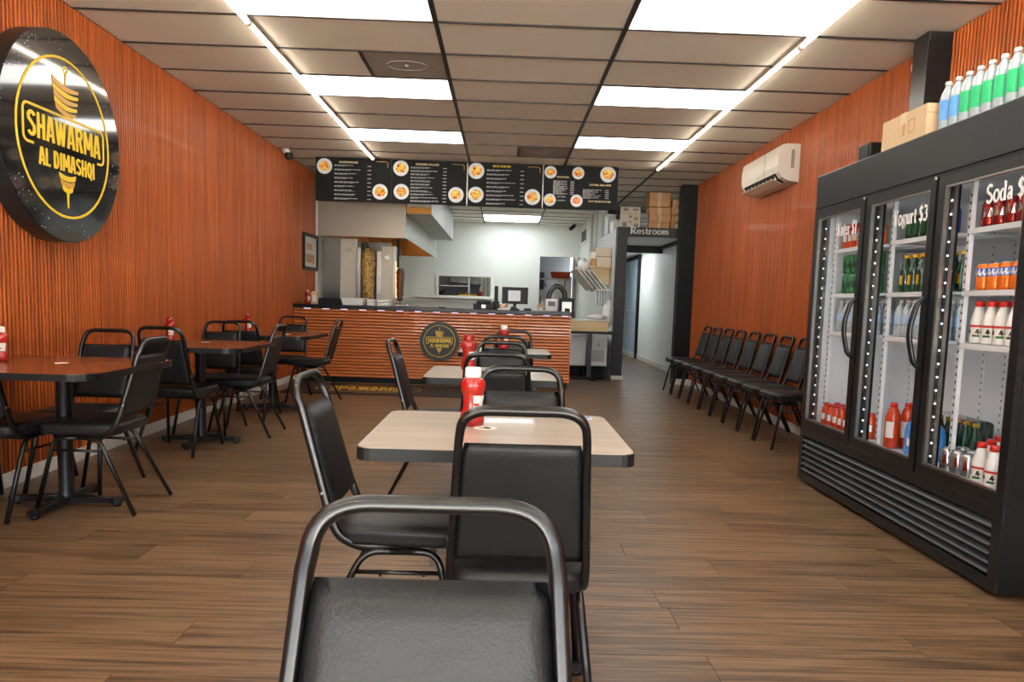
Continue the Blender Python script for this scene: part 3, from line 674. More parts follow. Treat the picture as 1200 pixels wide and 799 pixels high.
# ================================================================ LOGO
def logo(t, M, s, r_in=.76, ext=.003, flat=False, gm=None, small=False):
    """ring, boxed lettering and kebab of radius s about the parent's origin, drawn in the plane given by M"""
    g = gm or M_gold; S = Matrix.Scale(s, 4)
    MB().strip(arc(0, 0, r_in+.012, 0, 352.5, 47), arc(0, 0, r_in-.012, 0, 352.5, 47), 0, ext/s, M @ S).obj('ring', g, t)
    # lettering
    put('lettering', serif_mesh('SHAWARMA', .235*s, g, 1.22*s, M @ Matrix.Translation((0, -.083*s, 0)), ext, BL, .5, True), t)
    put('lettering', serif_mesh('AL DIMASHQI', .165*s, g, .94*s, M @ Matrix.Translation((.02*s, -.315*s, 0)), ext, BL, .5, True), t)
    bo = rrect(-.675, .675, -.15, .215, .07); bi = rrect(-.652, .652, -.127, .192, .052)
    k = len(bo); 
    rot_ = lambda L_: L_[12:]+L_[:12]
    # open along the bottom: from lower left round to lower right
    def opened(L_):
        tr, tl, bl, br = L_[0:5], L_[5:10], L_[10:15], L_[15:20]
        dy = bl[-1][1]
        return [(-.52, dy)]+list(reversed(bl))+list(reversed(tl))+list(reversed(tr))+list(reversed(br))+[(.54, dy)]
    MB().strip(opened(bo), opened(bi), 0, ext/s, M @ S, closed=False).obj('letter_frame', g, t)
    # kebab cone above: five curved bands that narrow downwards
    tops = [(.535, .19), (.475, .185), (.415, .175), (.355, .165), (.295, .15)]
    for i, (yy, hw) in enumerate(tops):
        n_ = 8; up, dn = [], []
        for j in range(n_+1):
            u = -1+2*j/n_; b_ = .030*(u*u)-.030; tilt = -.022*u
            hw_ = hw*1.15; up.append((u*hw_, yy+b_+tilt)); th = .050*(1-.35*max(0, u))
            dn.append((u*(hw_-.008), yy+b_+tilt-th))
        MB().strip(up, dn, 0, ext/s, M @ S, closed=False).obj('kebab_band', M_goldb if i % 2 == 0 else g, t)
    MB().strip(arc(0, .66, .036, 0, 330, 11), arc(0, .66, .020, 0, 330, 11), 0, ext/s, M @ S).prism([(-.009, .515), (.009, .515), (.009, .625), (-.009, .625)], 0, ext/s, M @ S).obj('skewer_ring', g, t)
    for i, (yy, hw) in enumerate([(-.335, .14), (-.395, .12), (-.45, .09)]):
        n_ = 6; up, dn = [], []
        for j in range(n_+1):
            u = -1+2*j/n_; b_ = .025*(u*u)-.025
            up.append((u*hw, yy+b_)); dn.append((u*(hw-.012), yy+b_-.050))
        MB().strip(up, dn, 0, ext/s, M @ S, closed=False).obj('kebab_band', M_goldb if i % 2 else g, t)
    MB().prism([(-.022, -.51), (.022, -.51), (.004, -.67), (-.004, -.67)], 0, ext/s, M @ S).obj('skewer_tip', g, t)
def sign_face_mat():
    m = bpy.data.materials.new('gloss_black_speckled_acrylic'); m.use_nodes = True; nt = m.node_tree; N = nt.nodes; L = nt.links; b = N['Principled BSDF']
    tc = N.new('ShaderNodeTexCoord'); v = N.new('ShaderNodeTexVoronoi'); v.inputs['Scale'].default_value = 46
    L.new(tc.outputs['Object'], v.inputs['Vector'])
    lt = N.new('ShaderNodeMath'); lt.operation = 'LESS_THAN'; lt.inputs[1].default_value = .16; L.new(v.outputs['Distance'], lt.inputs[0])
    n = N.new('ShaderNodeTexNoise'); n.inputs['Scale'].default_value = 4; L.new(tc.outputs['Object'], n.inputs['Vector'])
    g = N.new('ShaderNodeMath'); g.operation = 'GREATER_THAN'; g.inputs[1].default_value = .50; L.new(n.outputs['Fac'], g.inputs[0])
    ln = N.new('ShaderNodeVectorMath'); ln.operation = 'LENGTH'; L.new(tc.outputs['Object'], ln.inputs[0])
    g2 = N.new('ShaderNodeMath'); g2.operation = 'GREATER_THAN'; g2.inputs[1].default_value = .50; L.new(ln.outputs['Value'], g2.inputs[0])
    a = N.new('ShaderNodeMath'); a.operation = 'MULTIPLY'; L.new(lt.outputs[0], a.inputs[0]); L.new(g.outputs[0], a.inputs[1])
    a2 = N.new('ShaderNodeMath'); a2.operation = 'MULTIPLY'; L.new(a.outputs[0], a2.inputs[0]); L.new(g2.outputs[0], a2.inputs[1])
    mx = N.new('ShaderNodeMix'); mx.data_type = 'RGBA'; mx.inputs[6].default_value = (.006, .007, .008, 1); mx.inputs[7].default_value = (.7, .7, .7, 1); L.new(a2.outputs[0], mx.inputs[0]); L.new(mx.outputs[2], b.inputs['Base Color'])
    b.inputs['Roughness'].default_value = .09; b.inputs['Coat Weight'].default_value = .6; b.inputs['Coat Roughness'].default_value = .04; b.inputs['Specular IOR Level'].default_value = .8
    return m
t = empty('wall_sign', 'large round glossy black sign with yellow kebab logo on the left wall', 'sign', (-2.66, 4.577, 2.032))
rim = .612
MB().prism(arc(0, 0, rim, 0, 356.25, 95), -.118, -.004, FACE_LEFTWALL).obj('housing', mat('satin_black_rim', '1a1b1d', .4, var=.1), t, smooth=False)
MB().prism(arc(0, 0, rim-.004, 0, 356.25, 95), -.004, 0, FACE_LEFTWALL).obj('face', sign_face_mat(), t, smooth=False)
logo(t, FACE_LEFTWALL, .61)

# ================================================================ COUNTER
t = empty('service_counter', 'long counter clad in horizontal orange slats under a black top', 'counter', (-.93, 9.83, 0))
Y1 = 0  # local front
MB().box(-1.85, 1.83, .022, .70, .07, .985).obj('body', M_groove, t)
MB().box(-1.85, 1.81, .03, .68, 0, .07).obj('kick_board', M_blackp, t)
MB().box(-1.86, 1.845, -.02, .74, .985, 1.032, .004).obj('counter_top', mat('black_counter_laminate', '0c0e10', .32, var=.15, scale=20, spec=.35), t)
n = 22; p = (.985-.07)/n
sl = MB()
pf = [(-p*.42, 0), (-p*.36, .016), (-p*.2, .022), (p*.2, .022), (p*.36, .016), (p*.42, 0)]
sl.prism([(a, b) for a, b in pf], -1.85, 1.835, Matrix(((0, 0, 1, 0), (0, -1, 0, .022), (1, 0, 0, 0), (0, 0, 0, 1))))
slm = sl.mesh('slat', M_slath)
for i in range(n): put('slat', slm, t, (0, 0, .07+p*(i+.5)))
MB().box(1.832, 1.842, .0, .70, .07, .985).obj('end_panel', M_slath, t)
M_lights = emit('counter_light_dot', 'd9d4ff', .9)
for i in range(15):
    x = -1.72+i*.245; MB().box(x, x+.09, -.004, .002, .972, .980).obj('light_clip', M_lights, t)
t = empty('counter_sign', 'round black plaque with yellow kebab logo on the front of the counter', 'sign', (-.842, 9.826, .592))
MB().prism(arc(0, 0, .262, 0, 354, 59), -.006, .022, FACE_CAM).obj('plaque', mat('charcoal_plaque', '2b2d2d', .5, var=.12, scale=30), t, smooth=False)
logo(t, Matrix.Translation((0, -.022, 0)) @ FACE_CAM, .262, r_in=.80, ext=.002)
t = empty('floor_mat', 'black rubber floor mat with a long oval gold logo before the counter', 'mat', (-1.0, 9.13, 0))
MB().prism(rrect(-1.62, 1.2, -.53, .50, .03), 0, .009).obj('mat_base', M_mat, t)
MB().strip(arc(-.65, -.02, .66, 0, 352.5, 47, .33), arc(-.65, -.02, .645, 0, 352.5, 47, .31), .009, .0105).obj('oval_line', M_goldb, t)
Mm = Matrix.Translation((-.65, -.02, .009))
put('lettering', serif_mesh('AL DIMASHQI', .15, M_goldb, .9, Mm @ Matrix.Translation((0, -.19, 0)), .0015, BL, .5, True), t)
put('lettering', serif_mesh('SHAWARMA', .17, M_gold, 1.0, Mm @ Matrix.Translation((0, .0, 0)), .0015, BL, .5, True), t)
for xx in (.25, .72): MB().box(xx, xx+.012, -.50, .47, .009, .011).obj('seam_rib', M_edge, t)

# ================================================================ MENU SCREENS
FM = [food_mat('food_kebab_print', ['6b3414', 'a8481a', 'd8792a', '8a9a3a', 'd9b23a']), food_mat('food_rice_print', ['8a4a1a', 'd9a92c', 'e8c84a', 'c4551f', '5c2d12']),
      food_mat('food_wrap_print', ['55371f', 'c98a2c', 'e0b030', 'b83a18', '7a3c18']), food_mat('food_soup_print', ['c4622a', 'd8743a', 'e0894e', '5a4030', 'c4622a'])]
def screen(i, x0, label, head, plates, blocks, heads2=()):
    W, H_ = .958, .545; y0 = 9.60
    t = empty('menu_board', label, 'menu board', (x0+W/2, y0, 2.362+H_/2-.004*i*0), 0, 'menu boards over the counter')
    MB().box(-W/2, W/2, .0, .05, -H_/2, H_/2, .004).obj('frame', M_menu, t)
    F = FACE_CAM
    MB().box(-W/2+.008, W/2-.008, -.002, 0, -H_/2+.008, H_/2-.008).obj('panel', M_menu, t)
    for (u, v, r, k) in plates:
        a = Matrix.Translation((u*W-W/2, -.002, H_/2-v*H_)) @ F
        MB().prism(arc(0, 0, r, 0, 345, 23), 0, .0015, a).obj('plate_print', M_plate, t)
        rnd = random.Random(k*7+i); pts = []
        for q in range(14):
            an = 2*pi*q/14; rr = r*.78*(1-.22*rnd.random()); pts.append((rr*cos(an), rr*.86*sin(an)))
        MB().prism(pts, .0015, .0025, a).obj('food_print', FM[k % 4], t)
    for (txt, u, v, h, wd, m) in head:
        put('lettering', text_mesh(txt, h, m, .001, bold=.03, width=wd*W, M=Matrix.Translation((u*W-W/2, -.002, H_/2-v*H_)) @ F), t)
    mb = MB(); rnd = random.Random(i+3)
    for (u0, u1, v0, v1, n, pu) in blocks:   # rows of print too fine to read: word-long dashes, then a price
        for r_ in range(n):
            vv = v0+(v1-v0)*r_/max(1, n-1)
            for sub in (0, 1):
                x = u0; lim = u0+(u1-u0)*(rnd.uniform(.6, 1) if sub == 0 else rnd.uniform(.25, .75))
                hh = .0085 if sub == 0 else .0045; dz = sub*.0135
                while x < lim:
                    l = rnd.uniform(.02, .06)
                    mb.box(x*W-W/2, min(x+l, lim)*W-W/2, -.0032, -.002, H_/2-vv*H_-dz-hh, H_/2-vv*H_-dz); x += l+.008
            mb.box(pu*W-W/2, (pu+.05)*W-W/2, -.0032, -.002, H_/2-vv*H_-.012, H_/2-vv*H_-.003)
    o = mb.obj('fine_print', M_print, t); o['kind'] = 'stuff'
    MB().strip([(.30*W, H_/2-.035), (.44*W, H_/2-.035), (.465*W, H_/2-.05), (.465*W, H_/2-.11)], [(.30*W, H_/2-.040), (.437*W, H_/2-.040), (.459*W, H_/2-.053), (.459*W, H_/2-.11)], 0, .001, Matrix.Translation((0, -.002, 0)) @ F, closed=False).obj('corner_line', M_goldb, t)
    if i < 3: MB().box(W/2+.0, W/2+.012, -.004, .03, -H_/2, H_/2-.02).obj('joint_cover', M_ss if i else M_blackp, t)
    return t
X0 = -2.448
screen(0, X0, 'leftmost menu board, sandwiches, beside the left wall', [('SANDWICHES', .44, .125, .022, .25, M_head)], [(.12, .21, .098, 0), (.86, .76, .098, 2)], [(.25, .62, .17, .93, 9, .69)])
screen(1, X0+.972, 'second menu board from the left, chicken salads, with three plates', [('CHICKEN SALADS', .47, .115, .024, .31, M_head)], [(.12, .20, .098, 1), (.13, .74, .098, 2), (.86, .77, .098, 1)], [(.25, .63, .16, .93, 11, .68)])
screen(2, X0+1.944, 'third menu board from the left, rice dishes in yellow heading', [('RICE DISHES', .45, .10, .026, .24, M_gold)], [(.11, .20, .102, 1), (.11, .75, .100, 1), (.87, .76, .100, 0)], [(.25, .64, .16, .93, 9, .70)])
screen(3, X0+2.916, 'rightmost menu board, six plate pictures and three short lists', [('FOUNTAIN', .255, .29, .018, .16, M_head), ('EXTRA SALADS', .76, .45, .022, .29, M_head), ('HOT SANDWICHES', .76, .83, .020, .30, M_head)],
       [(.09, .17, .078, 0), (.46, .17, .078, 2), (.86, .18, .100, 0), (.09, .81, .078, 1), (.45, .81, .078, 3), (.27, .83, .001, 3)], [(.13, .33, .36, .65, 8, .36), (.53, .78, .54, .72, 5, .83), (.19, .29, .72, .80, 2, .25)])

# ================================================================ LEFT WALL SMALL THINGS
t = empty('framed_certificate', 'black framed paper certificate on the left wall beside the counter', 'picture', (-2.79, 10.64, 1.76))
MB().strip([(-.38, -.255), (.38, -.255), (.38, .255), (-.38, .255)], [(-.335, -.21), (.335, -.21), (.335, .21), (-.335, .21)], 0, .03, FACE_LEFTWALL).obj('frame', M_blackp, t)
MB().box(0, .010, -.335, .335, -.21, .21).obj('paper', M_label, t)
MB().box(.010, .011, -.24, .10, .03, .12).obj('paper_print', mat('beige_print', 'd9b98c', .6), t)
MB().box(.010, .011, -.24, .22, -.15, -.03).obj('paper_print', mat('tan_print', 'c9a273', .6), t)
t = empty('security_camera', 'small white and black dome security camera at the left wall top', 'camera', (-2.70, 9.20, ZC))
MB().lathe([(.05, -.001), (.05, -.03), (.042, -.05), (.03, -.06)], n=16).obj('mount', M_wplas, t)
MB().lathe([(.046, -.05), (.05, -.08), (.044, -.105), (.028, -.125), (.008, -.132)], .03, 0, 16).obj('lens_dome', M_dark, t)

# ================================================================ AIR CONDITIONER
t = empty('air_conditioner', 'ivory wall air conditioner high on the right wall above the chairs', 'air conditioner', (XR, 7.06, 2.36))
prof = [(0, .355), (-.13, .355), (-.17, .345), (-.195, .32), (-.205, .25), (-.207, .15), (-.195, .09), (-.165, .045), (-.10, .01), (0, 0)]
Ma = Matrix(((1, 0, 0, 0), (0, 0, 1, 0), (0, 1, 0, 0), (0, 0, 0, 1)))
MB().prism(prof, 0, 1.07, Ma).obj('housing', M_ac, t)
MB().prism([(x-.003, z) for x, z in prof[2:7]]+[(-.12, .10), (-.12, .33)], .006, 1.064, Ma).obj('front_panel', M_ac, t)
MB().prism([(-.193, .078), (-.198, .095), (-.150, .060), (-.10, .022), (-.105, .012), (-.165, .038)], .09, 1.0, Ma).obj('air_slot', M_dark, t)
for k in range(8):
    yy = .13+k*.11; MB().box(-.186, -.130, yy, yy+.008, .035, .075).obj('vane', M_ac, t)
MB().prism([(-.215, .030), (-.218, .036), (-.13, .000), (-.128, -.006)], .09, 1.0, Ma).obj('louver', M_ac, t)
MB().box(-.085, -.055, -.003, .002, .13, .30).obj('side_grille', M_vent, t)
MB().box(-.2105, -.208, .36, .364, .10, .33).obj('panel_seam', M_vent, t)
for k in range(2): MB().box(-.210, -.206, .13+k*.42, .145+k*.42, .115, .125).obj('indicator', M_print, t)

# duct column by the cooler, alarm puck
struct(MB().box(2.612, 2.80, 4.728, 4.90, 0, ZC, .003).obj('trim_8', mat('satin_black_column', '141518', .3, var=.15, scale=2)))
tag(MB().lathe([(.055, 0), (.055, .03), (.04, .045), (.01, .05)], n=20, M=Matrix.Translation((XR, 5.08, 2.81)) @ Matrix(((0, 0, -1, 0), (0, 1, 0, 0), (1, 0, 0, 0), (0, 0, 0, 1)))).obj('smoke_alarm', M_wplas), 'round white alarm on the right wall just behind the black column', 'alarm')

# ================================================================ DRINKS COOLER (local y = world y - 3.855)
FX, FY = 2.03, 3.855
t = fr = empty('drinks_cooler', 'tall black drinks cooler with three glass doors and grille along the right wall', 'fridge', (FX, FY, 0))
A, B_ = -1.01, 1.01
MB().box(.0, .70, A, B_, 1.805, 2.02, .006).obj('canopy', M_fr, t)
MB().box(.004, .60, A, B_, 1.79, 1.806).obj('canopy_gap', M_dark, t)
MB().box(.03, .66, A+.002, A+.04, .30, 1.80).obj('side_panel', M_fr, t); MB().box(.03, .66, B_-.04, B_-.002, .34, 1.80).obj('side_panel', M_fr, t)
mb = MB().box(.56, .58, A+.04, B_-.04, .38, 1.79).box(.05, .56, A+.04, B_-.04, .375, .395).box(.05, .56, A+.04, B_-.04, 1.77, 1.79)
mb.box(.06, .56, A+.04, A+.05, .39, 1.77).box(.06, .56, B_-.05, B_-.04, .39, 1.77)
mb.obj('liner', M_frin, t)
MB().box(.0, .66, A, B_, .02, .075, .004).box(.0, .66, A, B_, .315, .375, .004).box(0, .66, A, A+.06, .07, .32).box(0, .66, B_-.05, B_, .07, .32).box(.04, .66, A+.06, B_-.05, .07, .32).obj('base', M_fr, t)
lv = MB().prism([(-.004, 0), (.030, .024), (.036, .022), (.004, -.010)], A+.062, B_-.052, Ma).mesh('louver', M_frd)
for i in range(6): put('louver', lv, t, (0, 0, .093+i*.0385))
for yy in (.325, -.355):
    MB().box(.03, .10, yy-.035, yy+.035, .39, 1.78, .004).obj('mullion', M_fr, t)
for yy in (B_-.055, .285, -.395):
    mb = MB()
    for k in range(20): mb.box(.052, .060, yy-.004, yy+.004, .46+k*.064, .468+k*.064)
    o = mb.obj('led_beads', M_led, t); o['kind'] = 'stuff'
    MB().box(.056, .075, yy-.012, yy+.012, .42, 1.76).obj('led_channel', M_ss, t)
M_cool = emit('cooler_fill_light', 'f2f8ff', 6)  # strips out of view, added to brighten the cooler inside
for yy in (A+.055, .366, -.314):
    MB().box(.06, .09, yy-.005, yy+.005, .42, 1.75).obj('interior_fill', M_cool, t)
BAY = [(4.26, 4.76), (3.56, 4.06), (2.90, 3.38)]
SZ = [1.545, 1.262, 1.02]
for (a, b) in BAY:
    for z in SZ:
        mb = MB().box(.10, .118, a-FY, b-FY, z-.026, z-.002)
        for k in range(11): mb.box(.118, .545, a-FY+.01+k*.047, a-FY+.018+k*.047, z-.008, z-.002)
        mb.box(.118, .545, a-FY, b-FY, z-.014, z-.009)
        mb.box(.33, .345, a-FY, b-FY, z-.02, z-.01)
        mb.obj('shelf', M_shelf, t)
    mb = MB().box(.105, .125, b-FY+.004, b-FY+.026, .40, 1.76)
    mb.obj('shelf_post', M_shelf, t)
    mb = MB()
    for k in range(36): mb.box(.1035, .1055, b-FY+.011, b-FY+.019, .43+k*.036, .443+k*.036)
    o = mb.obj('post_slots', M_greyp, t); o['kind'] = 'stuff'
    for q in (.15, .32):
        MB().box(.555, .561, a-FY+q, a-FY+q+.014, .42, 1.74).obj('rear_standard', M_shelf, t)
        mb = MB()
        for k in range(34): mb.box(.5535, .5555, a-FY+q+.004, a-FY+q+.010, .44+k*.038, .452+k*.038)
        o = mb.obj('post_slots', M_greyp, t); o['kind'] = 'stuff'
F_R = Matrix.Translation((0, 0, 0)) @ FACE_RIGHTWALL
TX = [('Water $1', 4.57, 4.295, 1.605), ('Yogurt $3', 3.895, 3.580, 1.60), ('Soda $2', 3.150, 2.872, 1.622)]
for i, (a, b) in enumerate([(4.195, 4.862), (3.505, 4.172), (2.850, 3.482)]):
    a -= FY; b -= FY; s = .046
    O_ = [(-b, .372), (-a, .372), (-a, 1.788), (-b, 1.788)]; I_ = [(-b+s, .372+.055), (-a-s, .372+.055), (-a-s, 1.788-.045), (-b+s, 1.788-.045)]
    d = MB().strip(O_, I_, -.030, .0, FACE_RIGHTWALL).obj('door', M_fr, t)
    I2 = [(-b+s+.010, .372+.065), (-a-s-.010, .372+.065), (-a-s-.010, 1.788-.055), (-b+s+.010, 1.788-.055)]
    MB().strip(I_, I2, -.022, -.004, FACE_RIGHTWALL).obj('door_trim', M_ss, d)
    MB().box(.014, .018, a+s, b-s, .427, 1.743).obj('glass', M_glass, d)
    hp = fillet([(.0, a+.022, 1.225), (-.03, a+.024, 1.20), (-.062, a+.034, 1.06), (-.03, a+.024, .91), (.0, a+.022, .885)], .12, 8)
    if i < 2: MB().tube(hp, .018, .011, 10, sq=3, up=(0, 1, 0)).obj('handle', M_fr, d)
    w_, y1_, y0_, z_ = TX[i]
    put('lettering', serif_mesh(w_, .078, M_wtext, y1_-y0_, Matrix.Translation((.012, y1_-FY, z_)) @ FACE_RIGHTWALL, .001), d)
    MB().tube([(0.0, a+.005, 1.795), (0.0, a+.005, 1.775)], .008, n=8).obj('hinge', M_ss, d)
MB().box(.012, .0135, .0-.42, .0-.385, .47, .53).obj('door_sticker', M_blue, t)

# ---- drinks
M_canr = mat('dark_red_can', '8e1e12', .3, .5, var=.15, scale=30); M_cano = mat('orange_can', 'e8741a', .3, .3, var=.1, scale=30)
M_cang = mat('green_can', '1f6b3a', .3, .3, var=.3, scale=40); M_cans = mat('silver_can', 'c4c6c8', .25, .8, var=.1, scale=20)
M_canbk = mat('black_green_can', '1c2a1c', .3, .3, var=.4, scale=40); M_cany = mat('yellow_can', 'd9a21c', .3, .3, var=.2, scale=40); M_canb = mat('blue_can', '2a62b8', .3, .3, var=.2)
M_lid = mat('aluminium_lid', 'c8cacc', .25, .9)
M_orb = mat('orange_red_drink', 'c23c14', .2, var=.1, coat=.4); M_yog = mat('white_drink_bottle', 'eeece6', .3, var=.03)
M_red = mat('red_cap_plastic', 'c8281a', .35, var=.05); M_pet = mat('clear_bottle_plastic', 'a9b5ba', .12, var=.35, scale=18, spec=.7, coat=.5); M_water = mat('pale_water_label', 'a9c3dd', .4, var=.2, scale=30)
M_lblue = mat('light_blue_label', '5c9ad6', .45, var=.15, scale=40); M_lgreen = mat('green_label', '1fae6e', .45, var=.15, scale=40); M_jug = mat('blue_jug_plastic', '3f8ed6', .3, var=.1)
M_grn = mat('green_bottle', '17402a', .15, var=.15, coat=.5); M_yel = mat('yellow_plastic', 'e8b01c', .35, var=.05)
def band(r, z0, z1, m, name='print', n=14, a0=120, a1=300):
    """a printed wrap on the side of a round body, facing the aisle"""
    bm = bmesh.new(); P = []
    for k in range(n+1):
        a = radians(a0+(a1-a0)*k/n); P.append([bm.verts.new((r*cos(a), r*sin(a), z)) for z in (z0, z1)])
    for p, q in zip(P, P[1:]): bm.faces.new((p[0], q[0], q[1], p[1])).smooth = True
    me = bpy.data.meshes.new(name); bm.to_mesh(me); bm.free(); me.materials.append(m); return (name, me)
def prim(name, prof, m, n=14): return (name, MB().lathe(prof, n=n).mesh(name, m))
def wedge(r, z0, z1, m, name='print', k=3):
    """zigzag lettering-like print"""
    bm = bmesh.new()
    for j in range(k):
        a0 = 140+j*130/k; pts = [(a0, z0), (a0+14, z1), (a0+26, z1), (a0+36, z0+.01), (a0+24, z0)]
        bm.faces.new([bm.verts.new((r*cos(radians(a)), r*sin(radians(a)), z)) for a, z in pts])
    me = bpy.data.meshes.new(name); bm.to_mesh(me); bm.free(); me.materials.append(m); return (name, me)
can_p = [(.024, 0), (.032, .008), (.033, .014), (.033, .104), (.028, .116), (.027, .118)]
lid_p = [(.027, .117), (.0275, .121), (.025, .121), (.024, .119), (.003, .119)]
def can_kit(m, *extra): return [prim('can_body', can_p, m), prim('lid', lid_p, M_lid)]+list(extra)
KIT = {
 'red can': can_kit(M_canr, wedge(.0335, .045, .085, M_lid)), 'orange can': can_kit(M_cano, band(.0334, .062, .098, M_canb, a0=150, a1=280), wedge(.0338, .064, .094, M_wplas, k=4)),
 'green can': can_kit(M_cang, wedge(.0335, .04, .08, M_dark)), 'silver can': can_kit(M_cans, wedge(.0336, .045, .092, M_canr, k=2)),
 'dark green can': can_kit(M_canbk, band(.0335, .02, .10, M_cang, a0=190, a1=225)), 'yellow can': can_kit(M_cany, band(.0335, .02, .10, M_dark, a0=170, a1=200)), 'blue can': can_kit(M_canb),
 'water bottle': [prim('bottle_body', [(.028, 0), (.031, .006), (.031, .05), (.029, .06), (.031, .07), (.031, .12), (.027, .145), (.013, .175), (.012, .185)], M_pet), prim('cap', [(.014, .183), (.014, .198), (.012, .20)], M_wplas, 10), band(.0315, .068, .118, M_water, 'label')],
 'white yogurt drink': [prim('bottle_body', [(.028, 0), (.034, .006), (.035, .02), (.035, .095), (.032, .115), (.022, .15), (.018, .165), (.018, .172)], M_yog), prim('cap', [(.021, .168), (.021, .190), (.018, .193)], M_red, 12), band(.0354, .030, .088, M_label, 'label'), band(.0357, .074, .084, M_red), band(.0357, .030, .040, M_cang, a0=190, a1=240), ('print', wedge(.0358, .042, .066, M_dark, k=2)[1])],
 'orange drink bottle': [prim('bottle_body', [(.026, 0), (.029, .006), (.029, .10), (.022, .125), (.015, .14)], M_orb), prim('cap', [(.016, .138), (.016, .152), (.014, .154)], M_red, 10), band(.0295, .045, .085, M_label, 'label', a0=190, a1=240)],
 'green bottle with yellow cap': [prim('bottle_body', [(.027, 0), (.030, .006), (.030, .11), (.022, .14), (.013, .17), (.013, .185)], M_grn), prim('cap', [(.015, .183), (.015, .20), (.012, .202)], M_yel, 10), band(.0304, .04, .09, M_cany, 'label', a0=170, a1=210)],
 'big orange bottle': [prim('bottle_body', [(.036, 0), (.041, .01), (.041, .17), (.03, .21), (.018, .235)], M_orb), prim('cap', [(.02, .232), (.02, .252), (.017, .255)], M_red, 12), band(.0416, .06, .15, M_label, 'label', a0=190, a1=250)],
 'clear bottle with blue label': [prim('bottle_body', [(.031, 0), (.034, .008), (.034, .10), (.034, .16), (.028, .19), (.014, .22), (.013, .228)], M_pet), prim('cap', [(.016, .226), (.016, .243), (.013, .246)], M_wplas, 12), band(.0345, .06, .155, M_lblue, 'label', 20, 60, 380)],
 'clear bottle with green label': [prim('bottle_body', [(.031, 0), (.034, .008), (.034, .10), (.034, .16), (.028, .19), (.014, .22), (.013, .228)], M_pet), prim('cap', [(.016, .226), (.016, .243), (.013, .246)], M_wplas, 12), band(.0345, .06, .155, M_lgreen, 'label', 20, 60, 380)],
}
def item(kind, x, y, z, label, group, cat='can', rz=0):
    nm = {'can': 'drink_can', 'bottle': 'drink_bottle'}[cat]
    t = empty(nm, label, cat, (x, y, z), rz, group)
    for name, me in KIT[kind]: put(name, me, t)
    return t
def run(kind, n, ya, yb, x, z, where, cat, group, desc=None, dx=.072, rows=1):
    """a row from the left (far) end to the right end, and rows behind it"""
    for q in range(rows):
        for i in range(n):
            y = ya+(yb-ya)*(i/max(1, n-1)); rw = '' if q == 0 else ', back row'
            item(kind, x+q*dx, y+random.uniform(-.002, .002), z, '%s %s from the left, %s%s' % (ORD[i], desc or kind, where, rw), group, cat, random.uniform(-.15, .15))
# left bay
W = 'top shelf, left cooler bay'; run('orange drink bottle', 3, 4.72, 4.60, 2.19, SZ[0], W, 'bottle', 'drinks on the '+W); run('orange can', 4, 4.52, 4.30, 2.19, SZ[0], W, 'can', 'cans on the '+W)
for lv_, nm in ((0, 'lower layer, second shelf, left cooler bay'), (1, 'upper layer, second shelf, left cooler bay')):
    run('green can', 6, 4.68, 4.30, 2.19, SZ[1]+lv_*.1215, nm, 'can', 'green cans in the left cooler bay')
W = 'third shelf, left cooler bay'; run('water bottle', 7, 4.72, 4.29, 2.19, SZ[2], W, 'bottle', 'water bottles in the left cooler bay', rows=2)
W = 'floor of the left cooler bay'; run('orange drink bottle', 7, 4.76, 4.30, 2.15, .395, W, 'bottle', 'orange drinks on the floor of the left bay', rows=2)
# middle bay
W = 'top shelf, middle cooler bay'; run('dark green can', 4, 3.97, 3.76, 2.19, SZ[0], W, 'can', 'cans on the '+W); run('yellow can', 1, 3.69, 3.69, 2.19, SZ[0], W, 'can', 'cans on the '+W); run('blue can', 1, 3.61, 3.61, 2.19, SZ[0], W, 'can', 'cans on the '+W)
W = 'second shelf, middle cooler bay'; run('green bottle with yellow cap', 6, 4.00, 3.61, 2.19, SZ[1], W, 'bottle', 'green bottles in the middle cooler bay', rows=2)
W = 'third shelf, middle cooler bay'; run('water bottle', 7, 4.02, 3.60, 2.19, SZ[2], W, 'bottle', 'water bottles in the middle cooler bay', rows=2)
item('big orange bottle', 2.20, 4.03, .395, 'big orange bottle with white label at the front of the middle cooler bay floor', 'big orange bottles', 'bottle'); item('big orange bottle', 2.29, 4.04, .395, 'big orange bottle behind another at the left of the middle cooler bay floor', 'big orange bottles', 'bottle')
for i, y in enumerate((3.85, 3.71)):
    t = empty('water_jug', ['blue plastic jug beside the big orange bottle in the cooler', 'blue plastic jug at the right of the middle cooler bay floor'][i], 'jug', (2.24, y, .395), 0, 'blue jugs in the cooler')
    MB().lathe([(.055, 0), (.062, .008), (.062, .13), (.055, .16), (.03, .19), (.02, .20)], n=18).obj('jug_body', M_jug, t)
    MB().lathe([(.022, .198), (.022, .222), (.018, .225)], n=12).obj('cap', M_wplas, t)
    MB().tube(fillet([(-.03, -.02, .19), (-.062, -.03, .17), (-.066, -.03, .11), (-.06, -.03, .09)], .03), .006, n=8).obj('handle', M_jug, t)
    b_ = band(.0628, .05, .11, M_label, 'label', a0=190, a1=240); put(b_[0], b_[1], t)
t = empty('shrink_pack', 'clear pack of green labelled bottles behind the blue jugs in the cooler', 'pack', (2.42, 3.80, .395))
MB().box(-.07, .07, -.20, .20, .0, .22, .02).obj('wrap', glass_mat('clear_film', (.9, .95, .93), .2), t)
for k in range(5):
    for (nm, me) in KIT['green bottle with yellow cap'][:2]: put('bottle' if nm != 'cap' else 'bottle_cap', me, t, (0, -.15+k*.075, .004))
